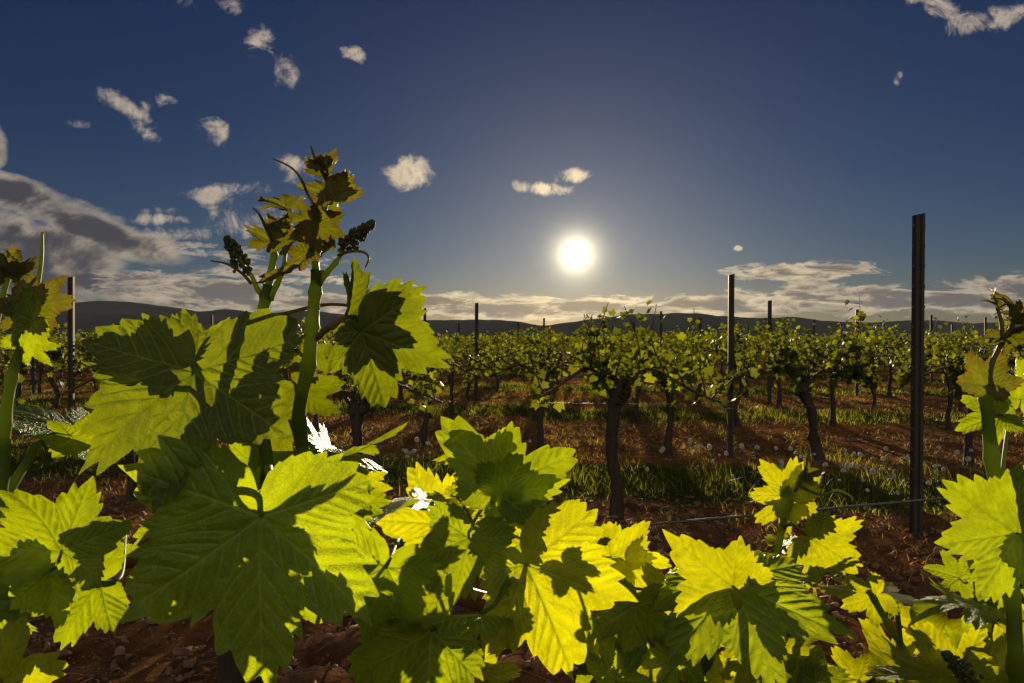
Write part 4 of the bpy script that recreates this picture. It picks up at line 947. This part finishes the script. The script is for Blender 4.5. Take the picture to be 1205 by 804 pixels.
def fg_left():
    root = empty('grapevine', (-.60, .52, 0)); tag(root, 'leafy grapevine cut off by the left edge with a bronze tip leaf against clouds', 'grapevine', 'foreground grapevines')
    b = MB(); b.tube(catmull([(-.62, .60, -.06), (-.60, .58, .3), (-.59, .56, .6), tuple(P(-220, 660, .56))], 6), [.05, .035, .03, .024], 12, .12, 6); b.build('trunk', M_BARK, root)
    s1, c1 = stem(root, [(-220, 665, .56), (-80, 640, .52), (-10, 610, .50), (3, 560, .50), (6, 500, .50), (14, 445, .50), (27, 405, .50), (40, 372, .50)], [.0070, .0058, .0050, .0042, .0030], gn=.04); st = [c1]
    s2, c2 = stem(root, [(-150, 655, .54), (-90, 560, .60), (-30, 450, .60), (-5, 380, .60), (8, 330, .60), (12, 300, .60)], [.0045, .0035, .0022])
    Yk = dict(mat=M_YOUNG)
    add_leaf(s1, 42, 362, 56, 62, 10, -8, .50, fold=.18, curl=.2, wave=.06, lob=(.95, 1.0, .95, .85, .8), depth=.82, stems=st, seed=401, **Yk)
    add_leaf(s1, 40, 364, 50, 165, 5, 5, .505, fold=.15, curl=.3, wave=.07, lob=(1, .9, .9, .7, .7), depth=.82, stems=st, seed=402, **Yk)
    add_leaf(s1, 40, 378, 60, -152, 5, 10, .49, fold=.2, curl=.3, wave=.06, stems=st, seed=403)
    add_leaf(s1, 32, 400, 44, -60, 20, 20, .52, fold=.2, curl=.3, wave=.06, stems=st, seed=404)
    add_leaf(s2, 12, 320, 34, 75, 10, 45, .60, fold=.8, curl=.5, wave=.15, stems=[c2], seed=405, **Yk)
    add_leaf(s2, 4, 322, 40, 120, -10, 30, .60, fold=.7, curl=.5, wave=.15, stems=[c2], seed=406, **Yk)
    add_leaf(s2, 20, 322, 28, 40, 10, 30, .60, fold=.7, curl=.5, wave=.15, stems=[c2], seed=407, **Yk)
    tendril(s1, [(40, 368, .50), (44, 340, .51), (49, 305, .51), (50, 273, .51)], .0016, M_SHOOT)
    tendril(s1, [(3, 590, .50), (28, 550, .52), (48, 522, .54), (78, 511, .56), (92, 514, .56)], .0030, M_SHOOT, 'leaf_stalk')
    # silver glare leaf: blade nearly level, seen along it
    add_leaf(s1, 92, 514, 130, 148, 1, 89, .56, fold=0.02, curl=0.0, arch=0.18, wave=0.03, lob=(1, .8, .8, .6, .6), attach=P(48, 522, .54), seed=411, pucker=0.2)
    add_leaf(s1, 84, 512, 62, -10, 20, 40, .55, fold=.2, curl=.2, attach=P(48, 522, .54), seed=412)
    add_leaf(s1, 73, 648, 92, 72, 8, 4, .45, fold=.10, curl=.05, wave=.04, lob=(1, .88, 1.0, .70, 1.05), depth=.86, attach=P(125, 672, .68), seed=421)
    add_leaf(s1, 60, 672, 84, -140, 8, -6, .455, fold=.12, curl=.1, wave=.05, lob=(1, .8, .85, .6, .6), depth=.85, attach=P(125, 672, .68), seed=422)
    add_leaf(s1, 118, 684, 120, -168, -5, 14, .50, fold=.14, curl=.12, wave=.05, lob=(1, .72, .72, .55, .55), stems=st, attach=P(150, 658, .74), seed=423)
    add_leaf(s1, 2, 800, 100, 18, -5, 12, .44, fold=.10, curl=.05, wave=.05, lob=(1, .9, .9, .8, .7), attach=P(-60, 730, .6), seed=424, mat=M_THIN)
    add_leaf(s1, -20, 690, 90, -60, 8, 12, .50, fold=.10, curl=.05, wave=.05, attach=P(-60, 700, .6), seed=425)
    add_leaf(s1, 118, 640, 48, -20, 15, 15, .60, fold=.2, attach=P(150, 658, .74), seed=426)
    off = root.location.copy()
    for ch in root.children: ch.location = -off


def fg_right():
    root = empty('grapevine', (.64, .62, 0)); tag(root, 'bright leaved grapevine at the right edge with a thick green shoot', 'grapevine', 'foreground grapevines')
    b = MB(); b.tube(catmull([(.66, .66, -.06), (.64, .65, .3), (.65, .64, .5), tuple(P(1400, 860, .64))], 6), [.05, .035, .03, .024], 12, .12, 8); b.build('trunk', M_BARK, root)
    k1, ck = stem(root, [(1400, 860, .64), (1290, 850, .60), (1200, 845, .58), (1080, 842, .60), (985, 840, .66)], [.012, .009, .007], M_CANE, 'cane')
    s1, c1 = stem(root, [(1205, 845, .56), (1196, 790, .50), (1190, 700, .50), (1178, 620, .50), (1167, 540, .50), (1160, 470, .50), (1158, 452, .50)], [.0068, .0062, .0056, .0050, .0044], gn=.04); st = [c1]
    y1, cy = stem(s1, [(1159, 455, .50), (1166, 430, .50), (1178, 405, .50), (1190, 385, .50), (1195, 368, .50), (1186, 356, .50)], [.0024, .0018, .0012], M_YSHOOT, 'side_shoot')
    Yk = dict(mat=M_YOUNG)
    tendril(s1, [(1180, 402, .50), (1178, 380, .50), (1173, 362, .50), (1168, 346, .50)], .0013)
    for i, (u, v, L, a, ro) in enumerate([(1172, 362, 16, 120, 40), (1168, 350, 14, 60, 20), (1196, 372, 20, 150, 30), (1192, 378, 24, 20, 60), (1186, 372, 30, 70, 70), (1178, 400, 22, 160, 50), (1190, 396, 30, -40, 30)]): add_leaf(y1, u, v, L, a, 10, ro, .50, fold=.6, curl=.5, wave=.15, stems=[cy], seed=500 + i, **Yk)
    add_leaf(s1, 1162, 456, 50, 62, 15, -10, .495, fold=.3, curl=.2, wave=.07, lob=(1, .8, 1.0, .5, .9), depth=.86, stems=st, seed=511, **Yk)
    add_leaf(s1, 1166, 478, 58, -2, 20, -42, .52, fold=.2, curl=.2, wave=.08, stems=st, seed=512)
    add_leaf(s1, 1175, 490, 50, -160, 15, 48, .51, fold=.25, curl=.2, wave=.09, stems=st, seed=513)
    add_leaf(s1, 1200, 470, 60, 60, 15, 20, .55, fold=.25, curl=.2, wave=.09, attach=P(1175, 600, .5), seed=514)
    add_leaf(s1, 1196, 628, 104, 188, 3, 8, .47, fold=.12, curl=.06, wave=.04, lob=(.92, 1.06, .92, .8, .65), depth=.88, stems=st, seed=521, teeth=1.2)
    add_leaf(s1, 1206, 640, 66, -70, 3, -8, .475, fold=.12, curl=.06, wave=.04, stems=st, seed=522, depth=.85)
    s2, c2 = stem(root, [(1172, 845, .58), (1168, 790, .58), (1160, 740, .58), (1150, 690, .58), (1140, 655, .58)], [.0048, .0042, .0028]); st2 = [c2, ck]
    add_leaf(s2, 1162, 716, 98, 166, 3, 93, .54, fold=0.02, curl=0.0, arch=0.18, wave=0.03, lob=(1, .8, .9, .5, .5), stems=st2, seed=531, pucker=0.2)
    add_leaf(s2, 1158, 712, 60, -30, 10, 10, .56, stems=st2, seed=532)
    add_leaf(s2, 1128, 802, 84, 122, 12, -6, .53, fold=.14, curl=.06, wave=.05, stems=st2, seed=533, mat=M_THIN)
    add_leaf(s2, 1140, 800, 80, 68, 14, 10, .56, fold=.14, curl=.06, wave=.05, stems=st2, seed=534)
    add_leaf(s2, 1110, 795, 96, 178, 3, 93, .50, fold=0.02, curl=0.0, arch=0.18, wave=0.03, stems=st2, seed=535, mat=M_THIN, pucker=0.2)
    add_leaf(s2, 1165, 760, 70, 30, 15, 10, .60, stems=st2, seed=536, mat=M_THIN); add_leaf(s2, 1170, 790, 64, -30, 15, -20, .55, stems=st2, seed=537, mat=M_THIN)
    add_leaf(s2, 1150, 690, 56, 60, 20, 20, .62, stems=st2, seed=538); add_leaf(s2, 1205, 760, 64, 100, 15, -20, .62, stems=st2, seed=539); add_leaf(s2, 1128, 680, 40, 160, 5, 30, .58, stems=st2, seed=540)
    for i, (u, v, L, a, ro) in enumerate([(1048, 790, 66, 110, 20), (1100, 745, 60, 150, -18), (1150, 760, 66, 70, 20), (1192, 790, 62, 120, 24), (1010, 800, 50, 170, 30), (1085, 790, 56, 20, 24), (1180, 715, 50, 40, 24)]):
        add_leaf(s2, u, v, L, a, 12, ro, .70 + .02 * (i % 3), fold=.3, curl=.25, wave=.09, stems=[c2, ck], seed=640 + i, mat=M_THIN)
    cluster(s2, (1150, 806), (1111, 768), .49, .0075, 4)
    # the small free-standing shoot with bright leaves
    s3, c3 = stem(root, [(985, 840, .66), (925, 760, .66), (912, 700, .66), (914, 655, .66), (921, 620, .66), (928, 588, .66)], [.0050, .0044, .0034]); st3 = [c3]
    add_leaf(s3, 926, 583, 54, 128, 8, 6, .65, fold=.18, curl=.05, wave=.06, lob=(1, .9, .85, .75, .6), depth=.78, stems=st3, seed=551, mat=M_THIN)
    add_leaf(s3, 930, 583, 58, 22, 8, 14, .655, fold=.2, curl=.15, wave=.07, lob=(1, .8, .8, .6, .5), depth=.82, stems=st3, seed=552, mat=M_THIN)
    add_leaf(s3, 924, 590, 46, -138, 10, 6, .67, fold=.1, stems=st3, seed=553, mat=M_THIN)
    add_leaf(s3, 944, 556, 26, 60, 10, 30, .65, fold=.7, curl=.5, stems=st3, seed=554, **Yk); add_leaf(s3, 946, 558, 28, 10, 10, 60, .65, fold=.7, curl=.5, stems=st3, seed=555, **Yk)
    tendril(s3, [(935, 578, .65), (945, 560, .65), (950, 540, .65), (952, 525, .65)], .0016); tendril(s3, [(940, 572, .65), (965, 582, .64), (985, 577, .64), (1001, 584, .64), (1003, 590, .64)], .0012, M_SHOOT)
    add_leaf(s3, 955, 634, 84, -32, 5, 6, .62, fold=.16, curl=.05, wave=.05, lob=(1, .72, .78, .5, .5), depth=.82, stems=st3, seed=561, mat=M_THIN)
    add_leaf(s3, 935, 640, 66, 15, 3, -93, .69, fold=0.02, curl=0.0, arch=0.18, wave=0.03, stems=st3, seed=562, mat=M_THIN, pucker=0.2)
    s4, c4_ = stem(root, [(1090, 842, .60), (1068, 775, .60), (1045, 735, .60), (1028, 705, .60), (1022, 696, .60)], [.0040, .0036, .0028])
    add_leaf(s4, 1040, 697, 84, 178, 3, 93, .68, fold=0.02, curl=0.0, wave=0.03, arch=0.18, lob=(1, .8, .8, .6, .6), stems=[c4_], seed=563, mat=M_THIN, pucker=0.2)
    add_leaf(s4, 1030, 700, 44, -150, 8, 5, .605, fold=.15, stems=[c4_], seed=564, mat=M_THIN)
    off = root.location.copy()
    for ch in root.children: ch.location = -off
fg_center(); fg_left(); fg_right()
